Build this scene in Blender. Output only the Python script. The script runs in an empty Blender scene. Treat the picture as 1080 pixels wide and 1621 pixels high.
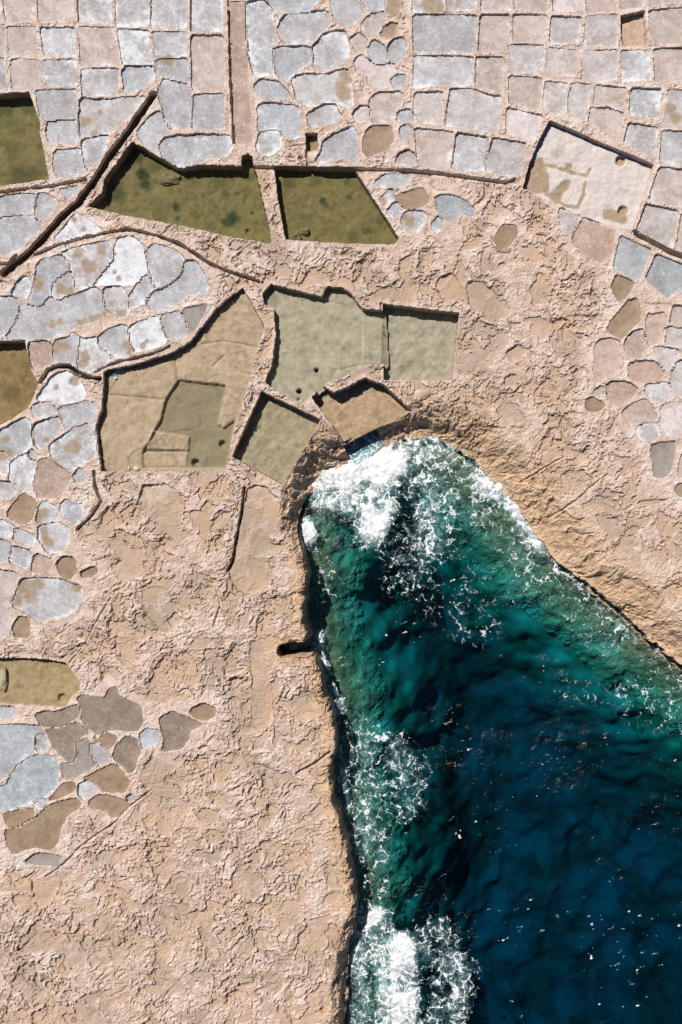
import bpy, math, random
import numpy as np
from mathutils import Vector

# ------------------------------------------------------------------ camera, sky, sun, exposure
SC = bpy.context.scene
COL = SC.collection
S = 0.03                      # metres per photograph pixel on the rock shelf
CAMH = 46.0
SEA = -1.5                    # sea level below the shelf

cam_d = bpy.data.cameras.new('camera')
cam = bpy.data.objects.new('camera', cam_d)
COL.objects.link(cam)
cam.location = (0, 0, CAMH)
cam_d.sensor_fit = 'VERTICAL'
cam_d.sensor_height = 24.0
cam_d.sensor_width = 24.0
cam_d.lens = 12.0 / (810.5 * S / CAMH)
cam_d.clip_end = 2000
SC.camera = cam

SUN_EL = math.radians(48)
SUN_DIR = Vector((-0.60, 0.80, 0)).normalized()      # towards the sun, seen from above
wd = bpy.data.worlds.new('World')
SC.world = wd
wd.use_nodes = True
nt = wd.node_tree
bg = nt.nodes['Background']
sky = nt.nodes.new('ShaderNodeTexSky')
sky.sky_type = 'NISHITA'
sky.sun_disc = False
sky.sun_elevation = SUN_EL
sky.sun_rotation = math.atan2(SUN_DIR.x, SUN_DIR.y)
nt.links.new(sky.outputs[0], bg.inputs[0])
bg.inputs[1].default_value = 0.05
sky.air_density = 0.5
sky.dust_density = 0.3

sun_d = bpy.data.lights.new('sun', 'SUN')
sun_d.energy = 5.0
sun_d.angle = math.radians(0.5)
sun_d.color = (1.0, 0.955, 0.89)
sun = bpy.data.objects.new('sun', sun_d)
COL.objects.link(sun)
tosun = Vector((SUN_DIR.x * math.cos(SUN_EL), SUN_DIR.y * math.cos(SUN_EL), math.sin(SUN_EL)))
sun.rotation_euler = tosun.to_track_quat('Z', 'Y').to_euler()
sun.location = (0, 0, 60)

SC.view_settings.view_transform = 'Standard'
SC.view_settings.look = 'None'
SC.view_settings.exposure = 0.35
SC.view_settings.gamma = 1.0
SC.cycles.max_bounces = 5
SC.cycles.diffuse_bounces = 1
SC.cycles.glossy_bounces = 2
SC.cycles.transparent_max_bounces = 16
SC.cycles.volume_bounces = 0

rng = random.Random(7)


def W(px, py, z=0.0):
    k = (CAMH - z) / CAMH
    return ((px - 540) * S * k, (810.5 - py) * S * k)


# ------------------------------------------------------------------ numpy noise
F = np.float32
_g = np.random.RandomState(3)
_ang = _g.rand(1024).astype(F) * 2 * np.pi
_GX, _GY = np.cos(_ang).astype(F), np.sin(_ang).astype(F)


def _hash(ix, iy, seed):
    h = (ix.astype(np.uint32) * np.uint32(374761393)) + (iy.astype(np.uint32) * np.uint32(668265263)) + np.uint32((seed * 2246822519) & 0xffffffff)
    h = (h ^ (h >> np.uint32(13))) * np.uint32(1274126177)
    return h ^ (h >> np.uint32(16))


def perlin(x, y, seed=0):
    xf, yf = np.floor(x), np.floor(y)
    ix, iy = xf.astype(np.int32), yf.astype(np.int32)
    dx, dy = (x - xf).astype(F), (y - yf).astype(F)
    u = dx * dx * dx * (dx * (dx * 6 - 15) + 10)
    v = dy * dy * dy * (dy * (dy * 6 - 15) + 10)

    def gr(ox, oy):
        h = _hash(ix + ox, iy + oy, seed) & np.uint32(1023)
        return _GX[h] * (dx - ox) + _GY[h] * (dy - oy)
    a = gr(0, 0); b = gr(1, 0); c = gr(0, 1); d = gr(1, 1)
    a = a + u * (b - a)
    c = c + u * (d - c)
    return (a + v * (c - a)) * F(1.5)


def fbm(x, y, scale, octs, seed=0, gain=0.5, lac=2.03):
    x = (x / scale).astype(F); y = (y / scale).astype(F)
    o = 0; a = 1.0; t = 0.0
    for i in range(octs):
        o = o + a * perlin(x, y, seed + i * 17)
        t += a; a *= gain
        x = x * F(lac) + F(5.3); y = y * F(lac) + F(1.7)
    return o / F(t)


def voronoi(x, y, scale, seed=0, jit=0.95):
    x = (x / scale).astype(F); y = (y / scale).astype(F)
    xf, yf = np.floor(x), np.floor(y)
    ix, iy = xf.astype(np.int32), yf.astype(np.int32)
    f1 = np.full(x.shape, 9, F); f2 = np.full(x.shape, 9, F); cid = np.zeros(x.shape, F)
    for ox in (-1, 0, 1):
        for oy in (-1, 0, 1):
            h = _hash(ix + ox, iy + oy, seed)
            jx = (h & np.uint32(1023)).astype(F) / 1023
            jy = ((h >> np.uint32(10)) & np.uint32(1023)).astype(F) / 1023
            r = ((h >> np.uint32(20)) & np.uint32(1023)).astype(F) / 1023
            d = np.hypot(xf + ox + 0.5 + jit * (jx - 0.5) - x, yf + oy + 0.5 + jit * (jy - 0.5) - y)
            n1 = d < f1
            f2 = np.where(n1, f1, np.minimum(f2, d))
            cid = np.where(n1, r, cid)
            f1 = np.where(n1, d, f1)
    return f1, f2, cid


def sst(a, b, x):
    t = np.clip((x - a) / (b - a), 0, 1)
    return t * t * (3 - 2 * t)


# ------------------------------------------------------------------ polygons
def seg_dist(X, Y, a, b):
    vx, vy = b[0] - a[0], b[1] - a[1]
    t = np.clip(((X - a[0]) * vx + (Y - a[1]) * vy) / max(vx * vx + vy * vy, 1e-9), 0, 1)
    return np.hypot(X - a[0] - t * vx, Y - a[1] - t * vy)


def poly_sd(X, Y, P):
    """signed distance, negative inside"""
    d = np.full(X.shape, 1e9, F)
    inside = np.zeros(X.shape, bool)
    n = len(P)
    for i in range(n):
        a, b = P[i], P[(i + 1) % n]
        d = np.minimum(d, seg_dist(X, Y, a, b))
        if a[1] != b[1]:
            c = (a[1] > Y) != (b[1] > Y)
            inside ^= c & (X < (b[0] - a[0]) * (Y - a[1]) / (b[1] - a[1]) + a[0])
    return np.where(inside, -d, d)


def chaikin(P, cut=0.25, it=2):
    for _ in range(it):
        Q = []
        for i in range(len(P)):
            a, b = P[i], P[(i + 1) % len(P)]
            Q.append((a[0] + (b[0] - a[0]) * cut, a[1] + (b[1] - a[1]) * cut))
            Q.append((b[0] + (a[0] - b[0]) * cut, b[1] + (a[1] - b[1]) * cut))
        P = Q
    return P


def offset_poly(P, r):
    """grow a polygon outwards by r (mitre limited)"""
    n = len(P)
    area = sum(P[i][0] * P[(i + 1) % n][1] - P[(i + 1) % n][0] * P[i][1] for i in range(n))
    s = 1 if area > 0 else -1
    Q = []
    for i in range(n):
        a, b, c = Vector(P[i - 1]), Vector(P[i]), Vector(P[(i + 1) % n])
        e1 = (b - a); e2 = (c - b)
        if e1.length < 1e-6 or e2.length < 1e-6:
            Q.append(P[i]); continue
        e1.normalize(); e2.normalize()
        n1 = Vector((e1.y, -e1.x)) * s; n2 = Vector((e2.y, -e2.x)) * s
        m = n1 + n2
        if m.length < 0.3:
            m = n1
        m.normalize()
        k = min(r / max(m.dot(n1), 0.5), 1.6 * r)
        Q.append((b.x + m.x * k, b.y + m.y * k))
    return Q


# ------------------------------------------------------------------ mesh helpers
def tag(o, label=None, cat=None, group=None, kind=None):
    if label: o['label'] = label
    if cat: o['category'] = cat
    if group: o['group'] = group
    if kind: o['kind'] = kind
    return o


def link(name, me, mat=None, parent=None, loc=(0, 0, 0)):
    o = bpy.data.objects.new(name, me)
    o.location = loc
    if mat is not None: me.materials.append(mat)
    COL.objects.link(o)
    if parent is not None: o.parent = parent
    return o


def raw_mesh(name, co, quads, attrs=None):
    me = bpy.data.meshes.new(name)
    n, m = len(co), len(quads)
    me.vertices.add(n)
    me.vertices.foreach_set('co', np.ascontiguousarray(co, F).ravel())
    me.loops.add(m * 4)
    me.loops.foreach_set('vertex_index', np.ascontiguousarray(quads, np.int32).ravel())
    me.polygons.add(m)
    me.polygons.foreach_set('loop_start', np.arange(0, m * 4, 4, dtype=np.int32))
    me.update(calc_edges=True)
    for k, v in (attrs or {}).items():
        if v.ndim == 2:
            a = me.attributes.new(k, 'FLOAT_COLOR', 'POINT')
            a.data.foreach_set('color', np.ascontiguousarray(v, F).ravel())
        else:
            a = me.attributes.new(k, 'FLOAT', 'POINT')
            a.data.foreach_set('value', np.ascontiguousarray(v, F).ravel())
    return me


def grid_quads(nx, ny):
    i = np.arange(ny - 1)[:, None] * nx + np.arange(nx - 1)[None, :]
    return np.stack([i, i + 1, i + nx + 1, i + nx], -1)


def cut_grid(name, X, Y, Z, keep_face, attrs=None, org=(0, 0, 0)):
    """mesh of the kept cells of a grid (Y, X arrays shaped ny, nx)"""
    ny, nx = X.shape
    q = grid_quads(nx, ny)[keep_face]
    used = np.zeros(nx * ny, bool); used[q.ravel()] = True
    remap = np.cumsum(used) - 1
    co = np.stack([X.ravel()[used] - org[0], Y.ravel()[used] - org[1], Z.ravel()[used] - org[2]], -1)
    at = {k: (v.reshape(-1, v.shape[-1])[used] if v.ndim == 3 else v.ravel()[used]) for k, v in (attrs or {}).items()}
    return raw_mesh(name, co, remap[q], at)


def cells(M):
    return M[:-1, :-1] | M[1:, :-1] | M[:-1, 1:] | M[1:, 1:]


def slab(name, P, z0, z1):
    """flat slab with the outline P; origin at its centre, base at z1"""
    cx = sum(p[0] for p in P) / len(P); cy = sum(p[1] for p in P) / len(P)
    n = len(P)
    area = sum(P[i][0] * P[(i + 1) % n][1] - P[(i + 1) % n][0] * P[i][1] for i in range(n))
    if area < 0: P = P[::-1]
    v = [(x - cx, y - cy, z0 - z1) for x, y in P] + [(x - cx, y - cy, 0) for x, y in P]
    f = [tuple(range(n)), tuple(range(2 * n - 1, n - 1, -1))]
    f += [(i, n + i, n + (i + 1) % n, (i + 1) % n) for i in range(n)]
    me = bpy.data.meshes.new(name)
    me.from_pydata(v, [], f)
    return me, (cx, cy, z1)


# ------------------------------------------------------------------ node helpers
class NT:
    def __init__(self, name):
        self.m = bpy.data.materials.new(name)
        self.m.use_nodes = True
        self.t = self.m.node_tree
        self.t.nodes.clear()
        self.out = self.n('ShaderNodeOutputMaterial')
        self.pos = self.n('ShaderNodeNewGeometry').outputs['Position']

    def n(self, typ, **kw):
        nd = self.t.nodes.new(typ)
        for k, v in kw.items(): setattr(nd, k, v)
        return nd

    def l(self, a, b): self.t.links.new(a, b)

    def put(self, sock, v):
        if hasattr(v, 'is_output') or isinstance(v, bpy.types.NodeSocket): self.l(v, sock)
        else: sock.default_value = v

    def noise(self, scale, detail=4, rough=0.55, dist=0.0, vec=None):
        nd = self.n('ShaderNodeTexNoise')
        self.l(vec or self.pos, nd.inputs['Vector'])
        nd.inputs['Scale'].default_value = scale
        nd.inputs['Detail'].default_value = detail
        nd.inputs['Roughness'].default_value = rough
        nd.inputs['Distortion'].default_value = dist
        return nd.outputs['Fac']

    def vor(self, scale, feature='F1', vec=None, rnd=1.0):
        nd = self.n('ShaderNodeTexVoronoi', feature=feature)
        self.l(vec or self.pos, nd.inputs['Vector'])
        nd.inputs['Scale'].default_value = scale
        nd.inputs['Randomness'].default_value = rnd
        return nd.outputs['Distance']

    def ramp(self, v, a, b, lo=0.0, hi=1.0):
        nd = self.n('ShaderNodeMapRange', interpolation_type='SMOOTHSTEP')
        self.put(nd.inputs[0], v)
        for i, k in ((1, a), (2, b), (3, lo), (4, hi)): self.put(nd.inputs[i], k)
        return nd.outputs[0]

    def math(self, op, a, b=0.0, clamp=False):
        nd = self.n('ShaderNodeMath', operation=op, use_clamp=clamp)
        self.put(nd.inputs[0], a); self.put(nd.inputs[1], b)
        return nd.outputs[0]

    def mix(self, f, a, b, blend='MIX'):
        nd = self.n('ShaderNodeMix', data_type='RGBA', blend_type=blend)
        self.put(nd.inputs[0], f)
        self.put(nd.inputs[6], a if not isinstance(a, tuple) else (*a, 1))
        self.put(nd.inputs[7], b if not isinstance(b, tuple) else (*b, 1))
        return nd.outputs[2]

    def xyz(self, i):
        nd = self.n('ShaderNodeSeparateXYZ'); self.l(self.pos, nd.inputs[0])
        return nd.outputs[i]

    def attr(self, name, typ='GEOMETRY'):
        nd = self.n('ShaderNodeAttribute', attribute_name=name, attribute_type=typ)
        return nd

    def bump(self, h, strength, dist, normal=None):
        nd = self.n('ShaderNodeBump')
        self.put(nd.inputs['Strength'], strength)
        nd.inputs['Distance'].default_value = dist
        self.l(h, nd.inputs['Height'])
        if normal is not None: self.l(normal, nd.inputs['Normal'])
        return nd.outputs[0]

    def principled(self, col, rough, normal=None, spec=0.3):
        p = self.n('ShaderNodeBsdfPrincipled')
        self.put(p.inputs['Base Color'], col if not isinstance(col, tuple) else (*col, 1))
        self.put(p.inputs['Roughness'], rough)
        p.inputs['Specular IOR Level'].default_value = spec
        if normal is not None: self.l(normal, p.inputs['Normal'])
        self.l(p.outputs[0], self.out.inputs['Surface'])
        return p


# ------------------------------------------------------------------ data traced from the photograph (pixel coordinates)
PANS = '''#LG T1 0 0
r pk|10,-60 225,-60 225,145 40,145|pinkish pan in the top row of the left grid, first from the left
r pk|255,-60 500,-60 500,140 262,145|pinkish pan in the top row of the left grid, second from the left
r gw|532,-60 760,-60 765,165 535,150|salt-speckled pan in the top row of the left grid, third from the left
r gw|790,-60 1030,-60 1015,175 795,175|salt-speckled pan in the top row of the left grid, fourth from the left
r pk|-80,120 -10,120 40,330 28,375 -80,385|pink sliver of a pan cut by the left edge, second grid row
r gb|-80,395 25,395 42,600 -80,605|grey sliver of a pan cut by the left edge above the corner pool
r pk|48,180 238,180 255,370 60,385|plain pink square pan, second row of left grid, first full one
r gw|275,185 505,185 525,385 300,375|white-speckled square pan, second row of left grid, second full one
r pk|535,180 770,190 815,435 555,450|large pinkish pan, second row of left grid, third full one
r wh|800,195 1010,205 1050,435 840,440|most heavily salted pan of the left grid, second row, fourth full one
r pk|75,405 255,405 285,600 80,615|dusty pink pan directly above the corner pool, third row of left grid
r gw|295,410 520,408 530,580 315,585|white-flecked grey pan, third row of left grid, second full one
r gw|555,470 805,465 805,625 780,650 560,655|pale crusted pan, third row of left grid, third full one
o gb|840,450 1040,450 1055,520 1000,585 850,640|blue-grey pan with a slanting lower edge above the diagonal channel's tip
r gb|245,615 520,608 525,815 320,825 270,790|lilac-grey pan just right of the corner pool's upper corner
r gb|325,825 525,815 535,965 330,970 315,900|bluish pan with rounded left side beside the corner pool, middle of three
o mx|550,665 680,685 930,660 975,660 890,790 750,905 620,940 555,940 545,850|big wedge-shaped grey pan with brown stains left of the diagonal channel
o gb|560,945 735,905 725,1000 610,1160 580,1110|small grey pan tapering down beside the diagonal channel's left bank
o gb|365,1029 545,1014 575,1094 580,1184 400,1214 370,1154|rounded grey pan nearest the lower right corner of the corner pool
#LG T2 200 0
r gw|172,-60 410,-60 410,190 170,190|salty pan in the top row of the left grid, fifth from the left
r gw|440,-60 655,-60 662,210 440,210|salty pan in the top row of the left grid, beside the long narrow trough
r gb|175,215 410,220 420,380 250,395 205,390|light blue-grey pan, second row of left grid, fifth full one
r pk|440,235 660,240 680,540 660,600 570,630 450,620|tall pinkish-grey pan twice as long as its neighbours beside the trough
o gb|205,405 410,390 430,560 340,545 215,505|small blue-grey pan with brown upper edge wedged in the third grid row
o gb|260,535 430,585 440,860 300,870 240,720 225,610|smooth lilac pan with curved left edge right of the channel's tip
r gb|460,645 665,640 670,880 450,880|squarish lilac-blue pan below the tall pan and left of the trough
o gb|220,750 280,850 300,900 240,950 200,1020 130,980 70,910 130,830|pale kite-shaped pan at the head of the long olive pool
o gb|230,1000 260,940 400,925 560,920 690,925 730,990 690,1055 560,1075 430,1130 330,1140 250,1080|long rounded blue-grey pan along the long olive pool's upper bank
r rd|708,12 815,12 830,500 862,980 745,980 722,500|long narrow reddish-brown trough running down from the top edge
o gw|820,20 930,-5 1000,60 1010,250 990,500 880,520 845,400 830,180|tall rounded blue-grey pan right of the narrow trough
#MC T3 400 0
o gb|90,-30 480,-30 380,75 250,85 150,60|blue-grey pan cut by the top edge right of the tall rounded pan
o gw|175,190 210,120 260,90 350,90 510,70 520,180 420,265 330,290 230,290 180,240|white-rimmed oval pan near the top, second right of the trough
o gb|535,-40 720,-40 760,70 700,150 620,170 560,110|blue-grey pan cut by the top edge with white salted lower rim
o gb|720,-40 905,-40 905,60 780,75|flat grey pan cut by the top edge left of the brown wet one
o br|925,-40 1020,-40 985,100 925,70|wet brown pan cut by the top edge in the rounded cluster
o pk|750,170 790,105 915,75 900,150 870,235 790,240 755,210|pinkish leaf-shaped pan below the top edge in the rounded cluster
o br|880,235 905,180 945,150 990,160 985,220 930,255|small brown oval puddle pan near the top in the rounded cluster
o pk|665,265 730,225 780,265 765,340 710,350|small round pink pan left of the egg-shaped one
o gb|800,320 830,275 890,310 930,360 910,430 840,440 805,390|egg-shaped grey pan tilted left above the boomerang pan
o gb|930,310 980,260 1040,265 1050,370 960,430 930,370|rounded grey pan right of the egg-shaped one
o li|700,420 740,375 800,410 850,445 960,430 975,480 920,590 850,610 800,570 790,500 720,490|smooth lilac boomerang-shaped pan in the rounded cluster
o gb|955,540 990,505 1045,520 1040,580 975,595|tiny rough grey pan just right of the boomerang pan
o gb|155,320 390,315 400,390 300,480 220,560 170,510 150,420|grey pan tapering to a point below the white-rimmed oval pan
o gw|420,310 500,220 630,205 655,300 640,410 490,475 420,450|rounded salt-rimmed pan in the middle of the rounded cluster
o gb|10,580 60,545 170,560 260,650 180,680 60,660|flat almond-shaped pale pan right of the trough
o mx|270,540 330,510 500,510 640,465 670,560 690,700 660,730 560,690 500,690 390,725 300,660|largest pan of the rounded cluster, half grey and half brown
o gb|40,720 70,705 310,720 330,850 310,940 210,920 190,870 100,880 40,890|wide blue-grey pan above the small white-ringed oval
o gb|370,780 510,700 560,710 600,800 520,845 390,860|low arched pale blue pan above the tiny square hole
o li|690,770 740,720 800,740 805,790 730,835 695,800|small round lilac pan above the brown water pan
o pk|805,680 850,640 1000,630 1030,650 980,790 930,830 830,840 810,760|broad pink pan directly above the brown water pan
o gb|1000,770 1060,745 1110,790 1110,835 1000,835|small grey pan with arched top at the right grid's left side
o br|760,960 790,880 850,860 940,870 960,950 930,1010 790,1065 765,1030|round-topped pan filled with flat brown water in the rounded cluster
o gb|1005,870 1060,850 1090,880 1080,940 1020,940|small faint grey pan right of the brown water pan
o gb|470,1040 490,960 590,900 680,860 705,900 715,1080 700,1110 580,1060 480,1110 430,1100|blue-grey pan rising to the right beside the tiny square hole
o gw|30,990 50,910 130,885 200,910 190,1000 120,1050 50,1060|small oval pan ringed with white salt near the trough's foot
#RG T4 600 0
r gb|232,-40 455,-40 450,75 230,85|half brown pan in the right grid's top row, first from the left
r gb|462,-40 670,-40 665,65 470,70|grey pan in the right grid's top row, second from the left
r pk|705,-40 915,-40 915,65 700,70|pinkish pan in the right grid's top row, third from the left
r pk|930,-40 1150,-40 1150,72 930,65|pinkish pan in the right grid's top row, fourth from the left
r gw|232,95 670,100 660,350 235,355|widest pale pan in the right grid's second row, at its left end
r pk|695,100 895,95 890,350 680,355|pinkish square pan second in the right grid's second row
r gw|238,380 640,385 640,570 560,590 470,585 380,580 240,600|wide blue-white pan in the right grid's third row, at its left end
r pk|665,385 855,390 850,630 790,620 660,590|dusty pink pan second in the right grid's third row
r gb|245,630 435,625 445,720 430,850 300,840 240,800|square grey pan in the right grid's fourth row, at its left end
r gb|490,605 640,605 760,650 835,655 830,830 800,910 620,880 450,855 470,720|large blue-grey pan second in the right grid's fourth row
r pk|245,875 510,900 490,1140 430,1150 330,1135 265,1115|first of three pans above the long thin groove, pinkish
r gw|530,905 740,935 750,1000 720,1160 580,1165 500,1150|middle of three pans above the long thin groove, salted
r gb|780,940 1010,975 975,1190 850,1190 730,1160 740,1080|last of three pans above the long thin groove, blue-grey
r li|875,735 1125,790 1060,960 870,910|smooth pale lilac pan touching the white-floored pool's top left corner
r pk|920,95 1150,100 1130,290 920,285|pink pan third in the right grid's second row
r gb|900,300 1130,310 1115,490 890,500|grey pan third in the right grid's third row
r pk|890,515 1120,530 1100,740 890,705|mauve pan directly above the smooth pale lilac pan
o gb|115,1110 135,1049 190,1024 245,1049 250,1104 200,1135|small round-topped grey pan on the long thin groove
#RG T5 830 0
r li|200,-40 405,-40 400,65 200,75|lilac pan in the right grid's top row, fifth from the left
r pk|425,-40 615,-40 620,70 430,85|pan in the right grid's top row, sixth from the left
r pk|655,-40 825,-40 820,40 660,60|pan cut by the top edge above the square water hole
r pk|860,-40 1130,-40 1130,10 860,30|thin pan strip in the top right corner of the picture
r gb|185,105 395,120 370,295 175,295|grey pan fourth in the right grid's second row, beside the pink one
r gb|425,110 635,95 640,300 410,315|grey pan just left of the square water hole
r pk|855,70 1130,45 1130,290 900,295 860,200|large pan at the right edge beside the square water hole
r pk|160,325 365,340 360,510 150,520|pinkish pan fourth in the right grid's third row
r gb|405,345 635,340 635,540 540,555 395,545|pale grey pan fifth in the right grid's third row
r gw|665,345 855,340 870,540 670,555|crusted pan directly below the square water hole
r pk|890,330 1130,325 1130,560 895,560|pan at the right edge in the right grid's third row
r gb|145,555 295,570 285,720 230,780 130,740|small tilted pan above the white-floored pool's top corner, left of two
r gb|330,565 460,575 430,810 410,820 300,770 305,650|small tilted pan above the white-floored pool's top corner, right of two
r pk|490,580 700,600 690,740 640,750 580,720 475,710|shallow pan with an arched lower edge in the right grid's fourth row
r gw|735,600 940,605 915,810 720,780|crusted square pan second from the right edge in the fourth row
r mx|985,610 1130,620 1130,860 960,840|brownish pan at the right edge in the right grid's fourth row
r pk|455,735 590,735 680,775 650,930 600,920 520,880 440,830|tilted pan just above the middle of the white-floored pool's upper wall
r gw|715,840 920,870 890,1060 870,1080 680,970|tilted salted pan above the right end of the white-floored pool
r gw|945,890 1130,900 1130,1130 925,1100|salted pan at the right edge level with the white-floored pool's corner
#RG T10 830 200
r pk|925,275 1130,300 1130,560 850,500|large mauve pan on the right edge beside the white-floored pool
r gb|830,530 1055,575 1020,830 770,710|grey pan below the white-floored pool's right corner
r pk|1075,600 1130,620 1130,860 1040,830|sliver of a mauve pan cut by the right edge
r rd|405,620 630,690 600,890 540,930 440,900 335,800 330,760|reddish-pink pan below the white-floored pool with a ragged lower side
o gb|250,560 385,600 330,730 300,720 250,640 240,590|small grey wedge pan below the white-floored pool's lower left wall
r bl|660,745 870,840 800,1040 760,1050 610,960|dark blue-mottled tilted pan below the white-floored pool
r bl|905,870 1130,960 1130,1100 980,1170 830,1040|blue-grey tilted pan at the right edge below the dark groove
#MC T9 600 200
o gb|-20,380 30,335 100,325 200,330 205,395 130,410 30,415|flat-topped bluish pan right of the trapezoid pool, uppermost of seven
o br|120,470 300,420 340,510 300,540 180,560 125,510|brown five-sided pan in the middle of the group beside the trapezoid pool
o mx|10,500 70,430 105,440 95,490 40,535|narrow slanted pan against the trapezoid pool's right wall
o gb|60,580 100,525 140,525 160,570 110,625|small bluish kite pan against the trapezoid pool's right wall
o mx|155,630 200,580 310,580 320,640 290,690 250,720 170,690|round-bottomed brown and grey pan below the five-sided brown one
o bl|390,480 470,470 560,490 655,570 640,605 560,590 490,640 440,620 400,560|blue-grey fan-shaped pan alone right of the brown five-sided one
o bl|360,670 400,620 430,640 435,690 400,715|tiny teal drop-shaped pan below the fan-shaped one
o br|795,780 830,700 870,675 935,680 945,740 880,825 830,820|lone brown water pan in rough rock below the long thin groove
#RL T13 830 400
o br|605,210 635,155 750,205 720,270 660,330 620,290|small brown shield-shaped pan below the blue-mottled tilted pan
o br|575,515 700,340 765,312 800,400 790,470 690,560 660,580 600,550|slanted brown pan pointing down-left, second down on the right
o pk|840,425 965,415 950,600 870,630 845,600|upright pinkish pan right of the slanted brown pan
o pk|1000,460 1030,360 1130,380 1130,500 1010,480|brownish-pink pan at the right edge, level with the slanted brown pan
o gb|985,505 1130,540 1130,660 965,620|grey pan at the right edge below the brownish-pink one
o pk|490,640 520,595 590,583 640,600 660,650 640,800 600,840 510,865 480,820|tombstone-shaped pinkish pan standing left of the right-hand cluster
o pk|690,620 730,550 800,520 830,580 840,700 740,720 700,680|pointed pink pan just right of the tombstone-shaped one
o rd|720,760 780,740 900,745 960,820 940,860 860,890 720,860|reddish dome-shaped pan below the pointed pink pan
o li|890,655 930,645 1065,670 1040,760 990,810 940,770|lilac downward-pointing pan near the right edge
o rd|565,910 600,885 700,885 780,935 740,990 620,1060 570,980|reddish-brown fan-shaped pan below the tombstone-shaped one
o gb|835,905 1000,890 1010,990 960,1025 880,1000 830,950|white-edged grey pan right of the reddish-brown fan-shaped one
o gb|1020,820 1060,740 1130,720 1130,1010 1050,970 1010,900|pale grey pan at the right edge above the big white round one
o gb|485,940 530,915 550,960 520,980 490,965|tiny grey pan touching the left side of the reddish-brown fan
#RL T14 830 600
o br|425,150 460,125 530,160 550,185 500,220 430,210|small olive-brown puddle left of the lower right cluster
o pk|670,220 760,165 830,138 880,190 905,260 870,290 720,305|pinkish roof-shaped pan right of the small olive-brown puddle
o gb|775,320 900,300 930,390 850,440 790,410|small grey pan between the roof-shaped pan and the lowest grey one
o sl|870,460 940,435 1040,435 1005,620 970,665 890,665|upright slate-grey wet pan, lowest full one on the right
o li|935,210 970,170 1020,160 1130,180 1130,390 1000,390 940,330|large rounded whitish-lilac pan at the right edge
o pk|1075,520 1130,480 1130,670 1050,670|sliver of a pan at the right edge beside the slate-grey one
o br|1030,760 1060,720 1130,740 1130,800 1060,800|brown pan cut by the right edge, lowest on that side
#LI T6 0 200
o gb|-60,500 100,465 230,465 240,500 220,580 100,595 -60,620|blue-grey pan at the left edge just below the corner pool
o gb|262,465 300,460 390,500 340,590 280,645 240,600|bluish teardrop pan left of the diagonal channel below the corner pool
o gb|410,435 480,415 525,415 520,450 465,495|small triangular grey pan touching the diagonal channel's left bank
o gb|-60,640 90,610 200,620 280,660 250,720 160,790 130,840 40,870 -60,880|large blue-grey pan at the left edge beside the channel's lower end
o wh|375,770 430,700 515,595 560,620 680,700 640,730 520,770 430,795|white triangular pan right of the diagonal channel
#LI T11 0 400
o mx|430,-10 750,-85 780,0 770,40 720,110 640,210 540,250 520,220 500,150 480,60|pale pan blotched with brown below the curved groove
o wh|795,-90 900,-115 950,-70 1010,40 1000,130 950,200 920,210 830,210 690,215 650,210 720,120 790,40|bright white-blue pan with two brown dots below the curved groove
o gb|265,60 400,20 470,60 470,110 380,180 340,280 300,350 270,375 195,340 230,240|long slanting grey pan with a brown stain, right of a small oval
o gb|80,270 130,180 180,160 205,200 190,290 150,310 90,290|small oval grey pan below the diagonal channel's lower end
o gb|-60,310 70,295 110,320 120,380 100,460 30,555 -60,560|plain blue-grey pan at the left edge above the murky brown pool
o mx|355,240 375,190 480,130 510,170 520,250 470,285 390,315 360,290|rounded pan with a brown floor patch between the slanting and blotched pans
o gw|45,565 110,480 150,350 270,375 330,305 400,330 520,285 640,240 690,265 715,380 740,410 640,460 530,490 500,500 440,545 340,580 170,600 60,590|largest ragged white-blue pan with brown puddle streaks on the left
o mx|705,240 830,235 880,330 875,420 830,440 760,400 725,370|squarish pan with two round brown puddles
o gb|880,310 930,230 990,150 1040,200 1050,250 1000,310 960,350 890,370|grey pan slanting down-left below the bright white-blue pan
#LI T12 150 400
o gw|350,-10 416,-60 546,-14 612,40 605,140 560,180 480,230 410,215 380,120|crusted pale blue pan at the cluster's top right under the curved groove
o gb|360,340 400,270 500,230 580,160 625,50 680,60 740,140 770,220 760,270 640,280 520,360 440,400 380,380|long curved blue-grey pan at the right end of the left cluster
o rd|190,610 335,605 365,740 330,770 225,800|~11 brownish square pan right of the murky brown pool
o mx|370,605 470,580 500,550 545,590 520,770 440,770 380,740|~11 squarish pan with brown upper half, second right of the murky brown pool
o mx|550,595 650,580 680,650 760,710 720,760 620,815 530,790|~11 blue-grey pan with brown left side, third right of the murky brown pool
o gb|680,570 740,530 830,495 870,510 880,600 905,670 860,710 760,705 690,640|~11 lilac-blue pan with a brown corner above the big stepped pool's corner
o wh|235,505 415,440 440,480 490,600 420,640 280,675 250,600|brightest white square pan above the big stepped pool
o gb|450,435 570,400 600,430 650,550 560,590 500,580|grey square pan right of the brightest white one
o sl|600,390 765,350 740,430 665,540 630,470|dark grey-brown triangular pan on the big stepped pool's upper bank
#LI T15 0 570
o wh|255,260 300,190 380,90 450,80 520,110 580,220 560,270 420,300 260,270|white dome-shaped pan with a brown spot right of the murky brown pool
o gw|220,325 260,290 340,290 380,340 370,375 260,395 225,370|small pale blue pan under the white dome-shaped one
o gb|405,325 600,285 655,300 655,380 600,420 540,430 450,470 430,400|smooth lilac-grey pan against the big stepped pool's left wall
o gw|225,445 385,385 420,430 400,500 270,605 235,570|pale blue pan pointing down, below the small pale blue one
o gb|-60,500 0,485 160,395 200,420 215,520 200,600 80,680 40,640 -60,580|blue-grey pan just below the murky brown pool at the left
o mx|345,600 360,570 500,470 590,435 640,480 655,600 640,660 490,750 420,710 350,660|large pale pan with a brown central blotch beside the big stepped pool
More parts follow.
